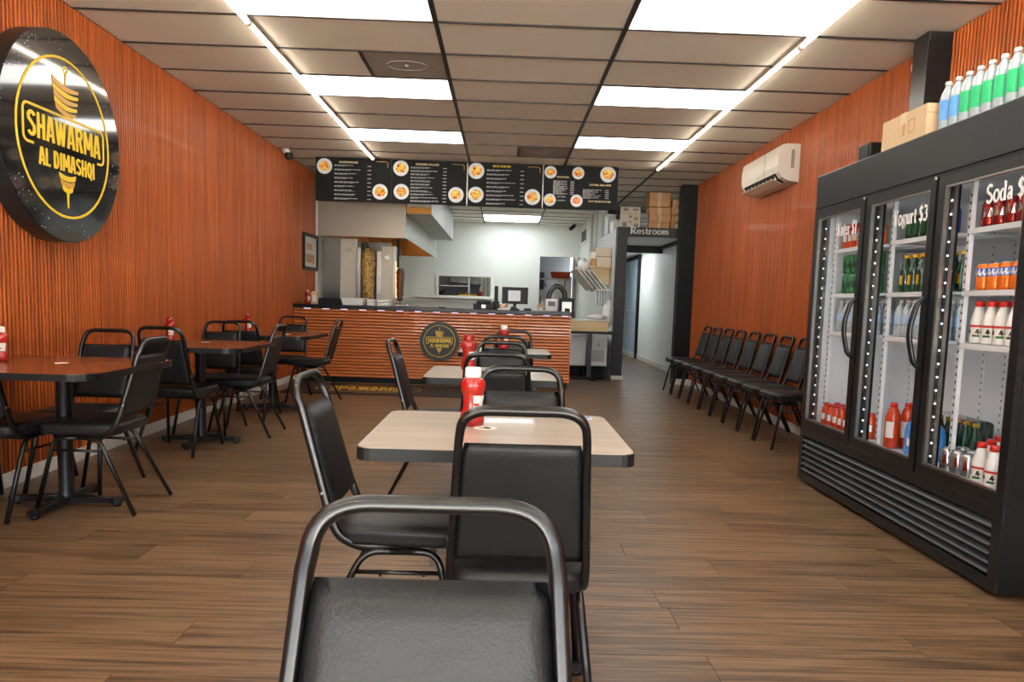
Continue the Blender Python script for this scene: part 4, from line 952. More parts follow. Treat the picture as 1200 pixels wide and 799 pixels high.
# right bay
W = 'top shelf, right cooler bay'; run('red can', 6, 3.34, 2.95, 2.19, SZ[0], W, 'can', 'red cans in the cooler', rows=2)
W = 'second shelf, right cooler bay'; run('orange can', 6, 3.34, 2.95, 2.19, SZ[1], W, 'can', 'orange cans in the cooler', rows=2)
W = 'third shelf, right cooler bay'; run('white yogurt drink', 6, 3.34, 2.94, 2.185, SZ[2], W, 'bottle', 'white yogurt drinks on the third shelf', 'white bottle with red cap', rows=2, dx=.078)
W = 'floor of the right cooler bay'
run('silver can', 3, 3.43, 3.27, 2.15, .395, W, 'can', 'silver cans on the cooler floor', rows=2)
run('white yogurt drink', 4, 3.19, 2.92, 2.15, .395, W, 'bottle', 'white bottles on the cooler floor', 'white bottle with red cap')
for i in range(5): item('white yogurt drink', 2.24+(i % 2)*.02, 3.26-.082*i, .395, '%s red-capped white bottle from the left, second row, cooler floor' % ORD[i], 'white bottles on the cooler floor', 'bottle')
for i in range(6): item('white yogurt drink', 2.345, 3.36-.082*i, .395, '%s red-capped white bottle from the left, third row, cooler floor' % ORD[i], 'white bottles on the cooler floor', 'bottle')
t = empty('drink_bottle', 'yellow plastic bottle with blue label among the white ones on the cooler floor', 'bottle', (2.245, 2.93, .395))
MB().lathe([(.03, 0), (.036, .008), (.036, .17), (.026, .20), (.02, .215)], n=16).obj('bottle_body', M_yel, t); b_ = band(.0368, .11, .165, M_canb, 'label'); put(b_[0], b_[1], t)
MB().lathe([(.021, .213), (.021, .232), (.018, .234)], n=12).obj('cap', M_yel, t)
for i, (x, y) in enumerate(((2.46, 3.34), (2.46, 3.16))):
    t = empty('food_tub', ['brown lidded tub at the back left of the cooler floor', 'brown lidded tub at the back middle of the cooler floor'][i], 'tub', (x, y, .395), 0, 'brown tubs')
    MB().lathe([(.05, 0), (.065, .11), (.065, .12)], n=18).obj('tub_body', M_card, t); MB().lathe([(.068, .118), (.068, .13), (.06, .134)], n=18).obj('lid', M_wplas, t)
# ---- on top of the cooler
KB, KG = 'clear bottle with blue label', 'clear bottle with green label'
seq = [(KB, 3.625), (KB, 3.545), (KG, 3.465), (KG, 3.385), (KG, 3.305), (KG, 3.225), (KG, 3.145), (KG, 3.065)]
for q in range(3):
    for i, (k, y) in enumerate(seq):
        k_ = KG if (q == 2 and i > 3) else k
        item(k_, 2.12+q*.078, y-q*.01, 2.02, '%s, %s from the left, %s row on top of the cooler' % (k_, ORD[i], ['front', 'middle', 'back'][q]), 'bottles on top of the cooler', 'bottle')
t = empty('cardboard_box', 'pale cardboard box lying on top of the cooler before the black column', 'box', (2.16, 3.905, 2.02))
MB().box(-.10, .10, -.215, .215, 0, .165, .004).obj('carton', M_cardl, t)
MB().box(-.101, .101, -.03, .03, .110, .1665).obj('tape', M_tape, t)
MB().strip([(-.04, .05), (.02, .05), (.02, .12), (-.04, .12)], [(-.034, .056), (.014, .056), (.014, .114), (-.034, .114)], 0, .0008, Matrix.Translation((-.1, -.09, 0)) @ FACE_RIGHTWALL).obj('printed_mark', M_card, t)
MB().box(-.1008, -.10, -.02, .0, .05, .115).obj('printed_mark', M_card, t)
MB().box(-.096, .096, -.2158, -.215, .118, .122).obj('flap_seam', M_card, t)
t = empty('speaker_box', 'small black box on the left part of the cooler top', 'speaker', (2.12, 4.34, 2.02))
MB().box(-.05, .05, -.07, .07, 0, .10, .008).obj('housing', M_blackp, t); MB().box(-.053, -.049, -.058, .058, .012, .088, .002).obj('grille', M_edge, t)

# ================================================================ ON THE COUNTER
t = empty('cash_register_screen', 'black point of sale monitor with lit screen on the counter', 'monitor', (.155, 10.2, 1.032))
MB().box(-.18, .18, -.012, .02, .085, .315, .008).obj('bezel', M_blackp, t)
MB().box(-.095, .075, -.0155, -.0118, .125, .27).obj('screen', emit('screen_glow', '8fa3b4', .2), t)
M_scr = emit('screen_dark_print', '59636e', .5)
for i in range(4): MB().prism([(-.06+i*.03, .15), (-.045+i*.03, .15), (-.0+i*.02, .24), (-.012+i*.02, .245)], 0, .001, Matrix.Translation((0, -.0155, 0)) @ FACE_CAM).obj('screen_picture', M_scr, t)
MB().lathe([(.075, 0), (.07, .012), (.022, .03), (.02, .11)], 0, .03, 16).obj('stand', M_blackp, t)
t = empty('card_reader', 'grey and black card terminal in front of the monitor', 'card reader', (.14, 10.0, 1.032))
MB().box(-.04, .04, -.06, .06, 0, .05, .01).obj('body', M_greyp, t); MB().box(-.03, .03, -.045, .01, .05, .055).obj('keypad', M_print, t)
t = empty('receipt_printer', 'low black receipt printer left of the monitor', 'printer', (-.27, 10.2, 1.032))
MB().box(-.145, .145, -.10, .12, 0, .075, .01).obj('body', M_blackp, t); MB().box(-.105, .10, -.05, .10, .075, .115, .01).obj('cover', M_blackp, t); MB().box(-.035, .03, -.104, -.095, .01, .065, .004).obj('front_plate', M_ss, t)
t = empty('handset', 'upright black handset standing between printer and monitor', 'phone', (-.105, 10.26, 1.032))
MB().box(-.05, .05, -.05, .05, 0, .11, .012).obj('cradle', M_blackp, t); MB().box(-.026, .026, -.02, .02, .10, .325, .012).obj('receiver', M_dark, t)
t = empty('candy_bowl', 'clear bag of orange and white sweets on a tray beside the monitor', 'bowl', (.0, 10.08, 1.032))
MB().box(-.08, .08, -.06, .06, 0, .02, .006).obj('tray', M_wplas, t)
rnd = random.Random(5); mb = MB(); mb2 = MB()
for k in range(16):
    (mb if k % 2 else mb2).lathe([(.008, -.012), (.016, -.004), (.016, .006), (.007, .012)], rnd.uniform(-.05, .05), rnd.uniform(-.03, .03), 8, cz=.035+rnd.uniform(0, .05)+.0)
o = mb.obj('orange_sweets', mat('orange_sweet', 'e89a4a', .4, var=.2), t); o['kind'] = 'stuff'; o = mb2.obj('white_sweets', M_wplas, t); o['kind'] = 'stuff'
for x, l in ((.33, 'small black sticky-note holder right of the monitor'), (-.84, 'small dark pad lying on the counter left of the printer')):
    tag(MB().box(-.05, .05, -.05, .05, 0, .03 if x > 0 else .014, .004).obj('note_holder', M_blackp, None, (x, 10.1, 1.032)), l, 'holder')
t = empty('serving_tray', 'black insert tray at the left end of the counter', 'tray', (-2.44, 10.35, 1.032))
MB().strip(rrect(-.20, .22, -.15, .17, .02), rrect(-.185, .205, -.135, .155, .015), 0, .09).box(-.19, .21, -.14, .16, 0, .01).obj('tray_body', M_blackp, t)
t = empty('foam_box_stack', 'white foam tray with folded rim on the counter before the kebab machine', 'tray', (-2.075, 10.25, 1.032))
MB().prism([(-.13, 0), (.13, 0), (.155, .085), (-.155, .085)], -.10, .10, Matrix(((1, 0, 0, 0), (0, 0, 1, 0), (0, 1, 0, 0), (0, 0, 0, 1)))).obj('tray_body', M_wplas, t); MB().box(-.165, .165, -.11, .11, .085, .100, .004).obj('rim', M_wplas, t)
for i, (x, w_) in enumerate(((-1.83, .105), (-1.66, .165))):
    t = empty('foam_box', ['small white foam box next to the foam tray on the counter', 'wider white foam box right of the small one on the counter'][i], 'box', (x, 10.25, 1.032), 0, 'white foam boxes on the counter')
    MB().box(-w_/2, w_/2, -.08, .08, 0, .045, .006).obj('box_bottom', M_wplas, t); MB().box(-w_/2, w_/2, -.08, .08, .047, .09, .008).obj('lid', M_wplas, t)
t = empty('napkin_holder', 'beige patterned paper bag of napkins at the left end of the counter', 'napkins', (-2.585, 10.13, 1.032))
MB().prism([(-.04, 0), (.04, 0), (.045, .16), (.0, .175), (-.04, .165)], -.03, .04, Matrix(((1, 0, 0, 0), (0, 0, 1, 0), (0, 1, 0, 0), (0, 0, 0, 1)))).obj('paper_bag', M_cardl, t)
MB().box(-.02, .03, -.034, -.030, .03, .12).obj('bag_print', M_label, t)
t = empty('tongs', 'steel tongs lying on the left corner of the counter', 'tongs', (-2.70, 9.90, 1.04))
MB().tube([(-.06, .05, .02), (0, .0, .008), (.05, -.04, .006)], .006, n=8).obj('arm', M_ss, t); MB().tube([(-.06, .05, .02), (-.02, -.01, .012), (.03, -.07, .006)], .006, n=8).obj('arm', M_ss, t)
t = empty('carving_knives', 'steel carving tools lying at the foot of the small kebab', 'tools', (-1.40, 10.34, 1.04))
MB().box(-.13, .06, -.03, .03, 0, .02, .004).obj('tool_rest', M_ss, t); MB().tube([(-.10, 0, .03), (.22, .03, .018)], .006, n=8).obj('knife', M_ss, t); MB().lathe([(.045, 0), (.05, .012), (.03, .02)], -.06, 0, 16).obj('saucer', M_wplas, t)

# ================================================================ HOOD AND KEBAB MACHINES
t = empty('extractor_hood', 'big grey steel extractor hood over the kebab machines', 'hood', (-2.13, 11.0, 2.03))
X0_, X1_ = -.645, .655
MB().box(X0_, X1_, 0, .02, 0, .60).box(X0_, X1_, -.008, 0, 0, .03).obj('front_panel', M_hood, t)
MB().box(X1_-.02, X1_, .02, 5.0, .015, .42).box(X1_-.0, X1_+.008, -.0, 5.0, .0, .03).obj('side_panel', mat('pale_hood_side', 'b9beb6', .4, .25, var=.05), t)
MB().box(X0_, X1_-.02, 4.98, 5.0, .03, .58).box(X0_, X0_+.02, .02, 4.98, .03, .58).box(X0_, X1_, .02, 5.0, .56, .58).obj('inner_lining', M_warmtint, t)
for k in range(7): MB().box(X0_+.05, X1_-.05, .35+k*.65, .40+k*.65, .45, .50).obj('filter', M_warmtint, t)
MB().box(X0_+.3, X0_+.42, 1.5, 1.62, .44, .45).box(X0_+.8, X0_+.92, 3.9, 4.02, .44, .45).obj('heater_glow_lamp', emit('heater_glow', 'ffc06a', 30), t)  # added lamps standing in for the heater glow under the hood
t = empty('duct_box', 'pale square duct box running back beside the extractor hood', 'duct', (-1.285, 11.0, 2.39))
MB().box(-.18, .185, .02, 4.6, 0, .50).obj('duct_body', mat('pale_duct_paint', 'c3c8c1', .45, var=.04), t); MB().box(-.18, .185, .0, .02, 0, .10).obj('front_warm_reflection', M_warmtint, t); MB().box(.183, .19, .0, .03, 0, .5).obj('corner_bead', M_trim, t)  # front strip of the duct is coloured as a warm reflection
t = empty('prep_counter', 'stainless prep counter carrying the kebab machines', 'counter', (-2.13, 11.7, 0))
MB().box(-.62, .74, -.5, .5, .88, .93, .004).obj('work_top', M_ss, t); MB().box(-.60, .72, -.46, .48, .08, .88).obj('cabinet', M_ss, t)
t = empty('backsplash', 'dark brushed steel backsplash beneath the hood', 'backsplash', (-2.30, 12.3, .93))
MB().box(-.48, .42, 0, .02, 0, 1.12).obj('steel_sheet', M_ssd, t); MB().box(-.012, .0, -.006, 0, 0, 1.1).obj('seam', M_ss, t)
tag(MB().box(-2.765, -2.50, 11.31, 11.33, .93, 2.03).obj('splash_panel', M_ssd), 'dark steel splash panel between the white trim and the left kebab machine', 'panel')
M_grl = emit('grill_glow', 'ff9a50', 1.2)
M_meat = food_mat('roast_meat', ['5a3318', 'a8783c', 'c9a054', 'd8b870', '8a5a2c'], 18); M_meat.node_tree.nodes['Principled BSDF'].inputs['Emission Strength'].default_value = 0
M_meatd = food_mat('dark_roast_meat', ['3c2314', '6b4426', '7d5230', '5a3820', '8a5f38'], 24); M_meatd.node_tree.nodes['Principled BSDF'].inputs['Emission Strength'].default_value = 0
def machine(x, y, z0, z1, w_, label):
    t = empty('kebab_machine', label, 'kebab machine', (x, y, .93), 0, 'vertical kebab machines')
    MB().box(-w_/2, w_/2, 0, .03, z0-.93, z1-.93, .006).obj('side_shield', M_cream, t)
    s = w_*.20; zc = (z1-.93)-.17
    MB().prism([(-s*1.4, zc), (0, zc-s), (s*1.4, zc), (0, zc+s)], 0, .002, FACE_CAM).obj('diamond_plate', M_ss, t)
    MB().box(w_/2, w_/2+.02, 0, .30, z0-.93, z1-.93).obj('burner_housing', M_ss, t)
    MB().box(-w_/2, w_/2+.26, -.02, .35, 0, .04, .004).obj('drip_tray', M_ss, t)
    MB().box(w_/2+.02, w_/2+.024, .08, .24, z0-.75, z1-1.15).obj('burner', M_grl, t)
    return t
machine(-2.38, 11.30, .97, 2.02, .235, 'left kebab machine with tall cream shield beside the big meat cone')
machine(-1.79, 11.34, .97, 1.93, .185, 'right kebab machine with narrower cream shield')
def cone(x, y, z0, prof, m, label, foil=False):
    t = empty('meat_cone', label, 'kebab', (x, y, z0), 0, None)
    bm = MB(); n = 22; rings = []; rnd = random.Random(len(label))
    P = []
    for (r, z) in prof: P.append((r, z))
    for i in range(len(P)-1):
        for q in range(3):
            f = q/3; P2 = (P[i][0]*(1-f)+P[i+1][0]*f, P[i][1]*(1-f)+P[i+1][1]*f); rings.append(P2)
    rings.append(P[-1]); R = []
    for j, (r, z) in enumerate(rings):
        R.append([bm.bm.verts.new(((r*(1+(.10 if j % 2 else -.05)+rnd.uniform(-.06, .06)))*cos(2*pi*k/n), (r*(1+rnd.uniform(-.06, .06)))*sin(2*pi*k/n), z)) for k in range(n)])
    for a, b in zip(R, R[1:]):
        for k in range(n): bm.bm.faces.new((a[k], a[(k+1) % n], b[(k+1) % n], b[k])).smooth = True
    bm.bm.faces.new(R[0]); bm.bm.faces.new(R[-1]); bm.obj('meat', m, t)
    h = prof[-1][1]
    MB().tube([(0, 0, -.05), (0, 0, h+.35)], .008, n=8).obj('spit', M_ss, t)
    MB().lathe([(.09, -.05), (.10, -.04), (.09, -.03)], n=18).obj('spit_plate', M_ss, t)
    return t
c1 = cone(-2.075, 11.30, 1.04, [(.065, 0), (.085, .12), (.09, .4), (.105, .62), (.10, .78), (.05, .84)], M_meat, 'tall pale chicken meat cone turning on the left spit')
tag(MB().box(-2.235, -2.165, 11.20, 11.24, 1.06, 1.90, .015).obj('foil_sheet', M_ss), 'hanging strip of silver foil left of the big meat cone', 'foil')
c2 = cone(-1.592, 11.34, 1.10, [(.035, 0), (.05, .10), (.055, .30), (.06, .44), (.045, .49), (.01, .50)], M_meatd, 'small dark meat cone on the right spit')
t = empty('steel_post', 'upright steel post with two bolts between the kebab machines', 'post', (-1.93, 11.42, .93))
MB().box(-.035, .035, 0, .04, 0, .92).obj('post_body', M_ss, t)
for z in (.25, .5): MB().box(-.008, .008, -.004, 0, z, z+.016).obj('bolt', M_dark, t)
t = empty('motor_rod', 'black motor rod hanging from the hood above the small meat cone', 'rod', (-1.632, 11.34, 2.03))
MB().tube([(0, 0, 0), (0, 0, -.42)], .016, n=8).obj('rod', M_dark, t); MB().box(-.03, .03, -.03, .03, -.03, .0).obj('rod_mount', M_dark, t)

# ================================================================ BACK KITCHEN SEEN THROUGH THE OPENINGS
t = empty('pass_counter', 'pale ledge cabinet under the kitchen pass-through', 'cabinet', (-1.0, 16.57, 0))
MB().box(-1.1, .85, -.35, .28, 0, 1.12).obj('cabinet', M_white, t); MB().box(-1.12, .87, -.37, .30, 1.12, 1.15).obj('ledge', M_trim, t)
t = empty('storage_rack', 'steel rack with food tins behind the pass-through', 'rack', (-1.1, 18.2, 0))
for z in (1.10, 1.50, 1.85): MB().box(-.55, .25, -.2, .2, z-.02, z).obj('rack_shelf', M_ss, t)
for x in (-.54, .24):
    for y in (-.19, .19): MB().box(x-.012, x+.012, y-.012, y+.012, 0, 2.0).obj('rack_post', M_ss, t)
t = empty('cooking_pot', 'black round pot at the left of the pass-through', 'pot', (-1.42, 17.25, 1.12))
MB().lathe([(.10, 0), (.13, .05), (.13, .17), (.11, .22), (.02, .24)], n=20).obj('pot_body', M_dark, t); MB().lathe([(.02, .24), (.02, .27), (.01, .275)], n=10).obj('lid_knob', M_dark, t)
struct(MB().box(-2.0, .2, 17.05, 17.75, 1.08, 1.12).obj('trim_9', M_trim))
for i, (x, m, l, h) in enumerate(((-1.17, M_card, 'brown bread basket behind the pass-through', .07), (-.95, M_cany, 'yellow patterned box of fries behind the pass-through', .11), (-.72, M_cany, 'second yellow box right of the fries box behind the pass-through', .10))):
    t = empty('food_box', l, 'box', (x, 17.35, 1.12), 0, 'boxes behind the pass-through')
    MB().prism([(-.08, 0), (.08, 0), (.10, h+.06), (-.10, h+.06)], -.07, .07, Matrix(((1, 0, 0, 0), (0, 0, 1, 0), (0, 1, 0, 0), (0, 0, 0, 1)))).obj('carton', m, t)
    mb = MB(); rnd = random.Random(i)
    for k in range(14): mb.box(-.07+rnd.random()*.12, -.05+rnd.random()*.12, -.06, .06, h+.04, h+.07+rnd.random()*.04)
    o = mb.obj('food_filling', M_meat if i == 0 else M_yel, t); o['kind'] = 'stuff'
t = empty('sauce_bottle', 'red sauce bottle standing at the right of the pass-through', 'bottle', (-.55, 17.4, 1.12))
MB().lathe([(.05, 0), (.055, .02), (.055, .20), (.03, .25)], n=14).obj('body', M_red, t); MB().lathe([(.032, .25), (.03, .30), (.01, .36)], n=12).obj('nozzle', M_wplas, t)
t = empty('range_hood', 'sloping steel hood seen through the pass-through', 'hood', (-.95, 19.19, 1.62))
MB().prism([(-.45, 0), (.30, -.06), (.42, .0), (.10, .16), (-.45, .16)], 0, .4, Matrix(((1, 0, 0, 0), (0, 0, 1, 0), (0, 1, 0, 0), (0, 0, 0, 1)))).obj('hood_body', M_ssd, t)
t = empty('strip_curtain', 'white strip curtain at the right of the pass-through', 'curtain', (-.35, 18.0, 1.9))
for k in range(5): MB().box(-.22+k*.09, -.15+k*.09, -.004+.008*(k % 2), .002+.008*(k % 2), -1.9, .2).obj('strip', M_white, t)
# doorway
t = empty('wall_shelf', 'dark steel wall shelf inside the kitchen doorway', 'shelf', (1.15, 18.2, 1.75))
MB().box(-.30, .45, -.2, .2, -.03, 0).obj('board', M_ssd, t); MB().tube([(-.25, -.1, -.03), (-.1, .2, -.2)], .015, n=8).tube([(.35, -.1, -.03), (.35, .2, -.2)], .015, n=8).obj('bracket', M_ssd, t)
t = empty('red_basin', 'red plastic basin on the dark shelf inside the doorway', 'basin', (1.38, 18.15, 1.751))
MB().lathe([(.17, 0), (.22, .02), (.25, .14), (.26, .15)], n=22).obj('basin_body', mat('orange_red_basin', 'b8431c', .4, var=.1), t); MB().lathe([(.262, .145), (.268, .15), (.262, .158)], n=22).obj('rim', MATS['orange_red_basin'], t)
t = empty('stand_mixer', 'grey arched mixer inside the kitchen doorway', 'mixer', (1.25, 17.9, .98))
MB().tube(fillet([(.22, 0, 0), (.24, 0, .45), (.02, 0, .62), (-.15, 0, .42), (-.17, 0, .12)], .2, 8), .06, n=12).obj('arm', M_ssd, t); MB().box(-.25, .3, -.18, .18, -.03, .02, .01).obj('base', M_ssd, t)
t = empty('back_worktop', 'steel worktop along the back room inside the doorway', 'counter', (1.15, 18.0, 0))
MB().box(-.5, .55, -.35, .35, .90, .95).obj('work_top', M_ss, t); MB().box(-.48, .53, -.3, .33, .1, .90).obj('cabinet', M_white, t)
t = empty('tall_fridge', 'tall white fridge at the right inside the kitchen doorway', 'fridge', (1.52, 19.1, 0))
MB().box(-.18, .2, -.3, .3, .02, 1.85, .01).obj('cabinet', M_wplas, t); MB().box(-.17, .19, -.32, -.30, .05, 1.80, .006).obj('door', M_wplas, t)
for i, (x, z0, w_, h, m, l) in enumerate(((.92, .95, .12, .35, M_ss, 'steel canister left inside the kitchen doorway'), (1.10, .95, .12, .18, M_cardl, 'small beige box inside the kitchen doorway'))):
    t = empty('canister' if i == 0 else 'small_box', l, 'canister' if i == 0 else 'box', (x, 17.72, z0))
    (MB().lathe([(w_/2, 0), (w_/2, h), (w_/2-.01, h+.02)], n=16) if i == 0 else MB().box(-w_/2, w_/2, -.06, .06, 0, h, .004)).obj('body', m, t)
    MB().box(-w_/2*.6, w_/2*.6, -w_/2-.002, -w_/2+.002, h*.3, h*.7).obj('label', M_label, t)
tag(MB().box(.90, 1.05, 19.5, 19.6, 1.5, 1.95, .01).obj('towel_dispenser', M_greyp), 'grey dispenser on the far wall inside the kitchen doorway', 'dispenser')

t = empty('backroom_fill_light', 'unseen fill light added in the back room behind the kitchen wall', 'light', (-.2, 18.2, ZC+.02))
MB().box(-.6, .6, -.3, .3, -.012, 0).obj('frame', M_wplas, t); MB().box(-.58, .58, -.28, .28, -.016, -.012).obj('diffuser', emit('back_room_fill', 'fff4e6', 5), t)  # unseen lamp added to brighten the view through the pass-through
# ================================================================ STATION RIGHT OF THE COUNTER
t = empty('side_table', 'small black pedestal table between counter and partition', 'table', (1.34, 11.15, 0))
MB().box(-.33, .345, -.20, .25, .705, .74, .006).obj('table_top', M_edge, t); MB().box(-.045, .02, -.03, .03, .04, .705).obj('column', M_iron, t)
me = MB().prism([(0, -.03), (.26, -.025), (.28, 0), (.26, .025), (0, .03)], .005, .04).mesh('base_arm', M_iron)
for k in range(4): put('base_arm', me, t, (-.012, 0, 0), (0, 0, k*pi/2+.2))
t = empty('wooden_crate', 'pale wooden board box on the black side table', 'box', (1.305, 11.19, .74))
MB().box(-.28, .28, -.17, .17, 0, .15, .004).obj('box_body', grain_mat('pale_plywood', 'd9b985', 'e8cfa4', (3, 3, 30), .5), t); MB().box(-.285, .285, -.175, .175, .15, .175, .003).obj('top_board', M_trim, t)
for i, (x0, x1, l) in enumerate(((1.03, 1.325, 'white under-counter cabinet left of the side table leg'), (1.36, 1.65, 'white under-counter unit with grey vent grille right of the side table leg'))):
    t = empty('undercounter_unit', l, 'cabinet', ((x0+x1)/2, 11.75, 0), 0, 'white units behind the side table')
    h = (x1-x0)/2; MB().box(-h, h, -.28, .28, .18, .70, .008).obj('cabinet', M_wplas, t); MB().box(-h+.01, h-.01, -.295, -.28, .20, .66, .005).obj('door', M_wplas, t)
    for s in (-1, 1): MB().box(s*(h-.03)-.015, s*(h-.03)+.015, -.25, -.22, 0, .18).obj('leg', M_dark, t)
    if i: 
        for k in range(7): MB().box(-h+.05, h-.05, -.299, -.295, .26+k*.025, .272+k*.025).obj('vent_slat', M_vent, t)
        MB().box(-.012, .012, -.299, -.295, .50, .54).obj('badge', M_vent, t)
    else: MB().box(-h+.02, h-.02, -.298, -.295, .645, .655).obj('door_seam', M_vent, t)
tag(MB().box(1.03, 1.70, 12.05, 12.10, 0, .72).obj('shade_sheet', M_dark), 'dark sheet standing for the shade behind the white under-counter units', 'panel')  # sheet coloured dark in place of the shade behind the units
t = empty('wall_shelf', 'pale wooden shelf on the partition wall with triangular bracket', 'shelf', (1.53, 12.0, 1.735))
MB().box(-.18, .18, -.14, .5, 0, .022, .003).obj('board', MATS['pale_plywood'], t); MB().prism([(.175, 0), (-.17, 0), (.175, -.30)], -.02, .0, Matrix(((1, 0, 0, 0), (0, 0, 1, 0), (0, 1, 0, 0), (0, 0, 0, 1)))).obj('bracket', MATS['pale_plywood'], t)
for i in range(2):
    t = empty('takeout_box_pack', ['wrapped pack of beige takeout boxes on the partition shelf', 'second pack of beige takeout boxes on top of the first on the shelf'][i], 'box', (1.60, 11.98, 1.758+i*.155), 0, 'packs of takeout boxes')
    MB().box(-.12, .11, -.10, .14, 0, .15, .008).obj('pack', M_label if 0 else mat('beige_foam', 'dccbb6', .6, var=.05), t)
    for k in range(3): MB().box(-.121, .111, -.1015, -.10, .035+k*.035, .039+k*.035).obj('box_seam', M_cardl, t)
tag(MB().box(1.395, 1.47, 11.92, 12.02, 1.758, 1.88, .004).obj('spice_box', M_card), 'small brown box left of the takeout packs on the shelf', 'box')
tag(MB().box(1.40, 1.50, 12.1, 12.25, 1.758, 2.0, .006).obj('paper_pack', M_wplas), 'white paper pack behind the brown box on the shelf', 'paper')
M_alu = mat('matte_aluminium', 'd6d1c8', .45, .25, var=.08)
for i in range(4):
    t = empty('sheet_pan', 'tilted steel sheet pan under the partition shelf, %s from the left' % ORD[i], 'pan', (1.24+i*.085, 11.90+i*.02, 1.53-.012*i), 0, 'tilted sheet pans')
    t.rotation_euler = (radians(-10), radians(48), radians(8))
    MB().box(-.20, .20, -.14, .14, 0, .006).obj('pan_bottom', M_alu, t); MB().strip(rrect(-.21, .21, -.15, .15, .02), rrect(-.20, .20, -.14, .14, .015), 0, .025).obj('pan_rim', M_alu, t)
t = empty('dish_rack', 'white wire basket hung under the sheet pans on the partition', 'basket', (1.58, 11.85, 1.12))
for k in range(6): MB().box(-.11+k*.043, -.10+k*.043, -.10, .10, 0, .26).obj('wire', M_wplas, t)
MB().strip(rrect(-.12, .12, -.11, .11, .02), rrect(-.11, .11, -.10, .10, .015), .25, .27).box(-.11, .11, -.10, .10, 0, .01).obj('basket_rim', M_wplas, t)
def blob(name, label, cat, x, y, z, rx, ry, rz_, m, seed=1, mates=None):
    bm = bmesh.new(); bmesh.ops.create_icosphere(bm, subdivisions=3, radius=1); rnd = random.Random(seed)
    ph = [rnd.uniform(0, 6) for _ in range(6)]
    for v in bm.verts:
        n_ = v.co.copy(); d = 1+.13*sin(7*n_.x+ph[0])*sin(6*n_.y+ph[1])+.09*sin(13*n_.z+ph[2]+4*n_.x)+.05*sin(21*n_.y+ph[3])
        v.co = Vector((n_.x*rx*d, n_.y*ry*d, n_.z*rz_*d))
    for f in bm.faces: f.smooth = True
    me = bpy.data.meshes.new(name); bm.to_mesh(me); bm.free(); me.materials.append(m)
    return tag(put(name, me, None, (x, y, z)), label, cat)
M_bag = mat('white_plastic_bag', 'e8e4e0', .35, var=.05, bump=.5, bscale=18)
blob('plastic_bag', 'white plastic bag hanging on the partition beside the post', 'bag', 1.62, 11.36, 1.00, .085, .06, .20, M_bag, 2)
blob('plastic_bag', 'crumpled white plastic bag at the left end of the partition shelf', 'bag', 1.29, 12.0, 1.75, .11, .10, .12, M_bag, 5)
t = empty('paper_cup_stack', 'white cups and fan left of the shelf before the doorway', 'cups', (1.22, 12.1, 1.74))
for k, (x, z) in enumerate(((0, 0), (.07, .03), (-.05, .05))): MB().lathe([(.025, 0), (.035, .12), (.037, .125)], x, 0, 12, cz=z).obj('cup', M_wplas, t)
blob('foam_tray_pile', 'white crumpled wrap on the counter box below the pans', 'wrap', 1.42, 11.2, .955, .16, .10, .04, M_bag, 9)
t = empty('coffee_machine', 'black and steel appliance behind the right end of the counter', 'appliance', (.98, 11.5, .93))
MB().box(-.11, .11, -.1, .14, .0, .30, .01).obj('body', M_blackp, t); MB().box(-.075, .075, -.105, -.10, .06, .24).obj('front_panel', M_ss, t); MB().box(-.03, .05, -.12, -.10, .02, .14, .004).obj('spout', M_dark, t)
t = empty('juice_dispenser', 'white boxy dispenser behind the right end of the counter', 'appliance', (.74, 11.5, .93))
MB().box(-.09, .10, -.08, .12, 0, .28, .012).obj('body', M_wplas, t); MB().box(-.05, .06, -.084, -.08, .17, .24).obj('display', M_vent, t)
t = empty('small_carton', 'small tan carton left of the white dispenser behind the counter', 'box', (.58, 11.5, .93))
MB().box(-.05, .05, -.05, .05, 0, .20, .004).obj('carton', M_cardl, t); MB().box(-.03, .03, -.052, -.05, .06, .14).obj('label', M_label, t)
t = empty('work_counter', 'low steel back counter behind the right end of the service counter', 'counter', (.45, 11.75, 0))
MB().box(-.6, .56, -.38, .35, .88, .93, .004).obj('work_top', M_ss, t); MB().box(-.58, .54, -.33, .33, .05, .88).obj('cabinet', M_white, t)

# ================================================================ ON THE CORRIDOR LID
for i in range(5):
    t = empty('cardboard_box', 'brown carton in the five-high stack above the restroom, %s from the top' % ORD[i], 'box', (2.37+random.uniform(-.014, .014), 11.62+random.uniform(-.02, .02), 2.331+.113*(4-i)), random.uniform(-.03, .03), 'brown cartons above the restroom sign')
    MB().box(-.165, .165, -.15, .15, 0, .1125, .006).obj('carton', M_card, t); MB().box(-.03+random.uniform(-.02, .02), .02, -.1515, -.15, .0, .112).obj('tape', M_tape, t)
for i in range(4):
    t = empty('cardboard_box', 'smaller brown carton in the four-high stack beside the black column, %s from the top' % ORD[i], 'box', (2.645+random.uniform(-.008, .008), 11.62+random.uniform(-.02, .02), 2.331+.117*(3-i)), random.uniform(-.03, .03), 'smaller brown cartons beside the column')
    MB().box(-.09, .09, -.13, .13, 0, .1165, .006).obj('carton', M_card, t); MB().box(-.02, .025, -.1315, -.13, .03, .09).obj('label', M_label, t)
t = empty('paper_poster', 'leaning white printed paper sheet above the restroom header', 'poster', (1.92, 11.50, 2.331))
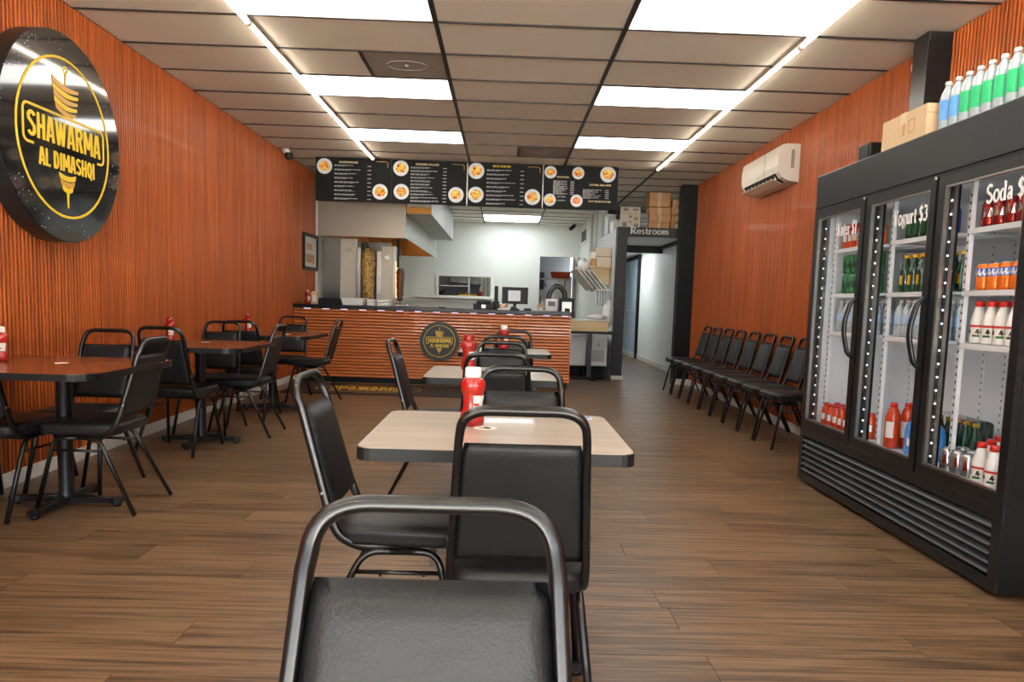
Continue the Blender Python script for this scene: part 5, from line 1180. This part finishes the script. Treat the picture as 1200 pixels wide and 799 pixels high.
MB().box(-.155, .155, 0, .02, 0, .335, .002).obj('board', mat('newsprint', 'd8cdbf', .6, var=.08, scale=20), t)
for (u0, u1, v0, v1, m) in ((-.11, -.03, .27, .315, M_vent), (.04, .13, .275, .31, M_vent), (-.13, .12, .225, .232, M_card), (-.12, -.05, .03, .10, M_vent), (.06, .12, .13, .18, M_card), (-.02, .03, .17, .20, M_vent), (.06, .13, .03, .08, M_vent), (-.02, .02, .09, .12, M_card)):
    MB().box(u0, u1, -.0015, 0, v0, v1).obj('sheet_print', m, t)
for i, (z, h) in enumerate(((0, .05), (.052, .05), (.104, .05), (.158, .09))):
    t = empty('tray_pack', 'grey wrapped tray pack right of the paper sheet, %s from the bottom' % ORD[i], 'tray', (2.145, 11.62, 2.331+z), 0, 'grey tray packs above the restroom')
    MB().box(-.065, .06, -.1, .12, 0, h-.003, .006).obj('pack', mat('grey_wrap', '8c9298', .35, var=.15, scale=10), t); MB().box(-.06, .055, -.102, -.10, .01, h-.02).obj('pack_label', M_vent, t)
for i, (x, y, h, w_) in enumerate(((1.60+.17, 12.6, .30, .07), (1.775, 12.1, .16, .055))):
    t = empty('storage_bin', ['clear plastic bin on the partition top left of the paper sheet', 'low white bin with lid nearer on the partition top'][i], 'bin', (x, y, 2.331), 0, None)
    MB().box(-w_, w_, -.18, .18, 0, h, .01).obj('bin_body', M_wplas if i else mat('frosted_bin', 'c5cdd0', .3, var=.05), t); MB().box(-w_-.01, w_+.01, -.19, .19, h, h+.02, .004).obj('lid', M_wplas, t)
for i, y in enumerate((13.9, 14.6)):
    tag(MB().tube([(1.69, y, 2.0), (1.69, y, ZC)], .03, n=10).obj('wall_pipe', M_trim), ['white vertical pipe high on the partition wall, nearer one', 'white vertical pipe high on the partition wall, farther one'][i], 'pipe')
t = empty('security_camera', 'small dark security camera under the kitchen ceiling near the back corner', 'camera', (1.50, 16.2, ZC))
MB().lathe([(.04, 0), (.04, -.06)], n=12).obj('mount', M_trim, t); MB().tube([(0, 0, -.06), (-.10, -.12, -.16)], .04, n=10).obj('camera_body', M_blackp, t)
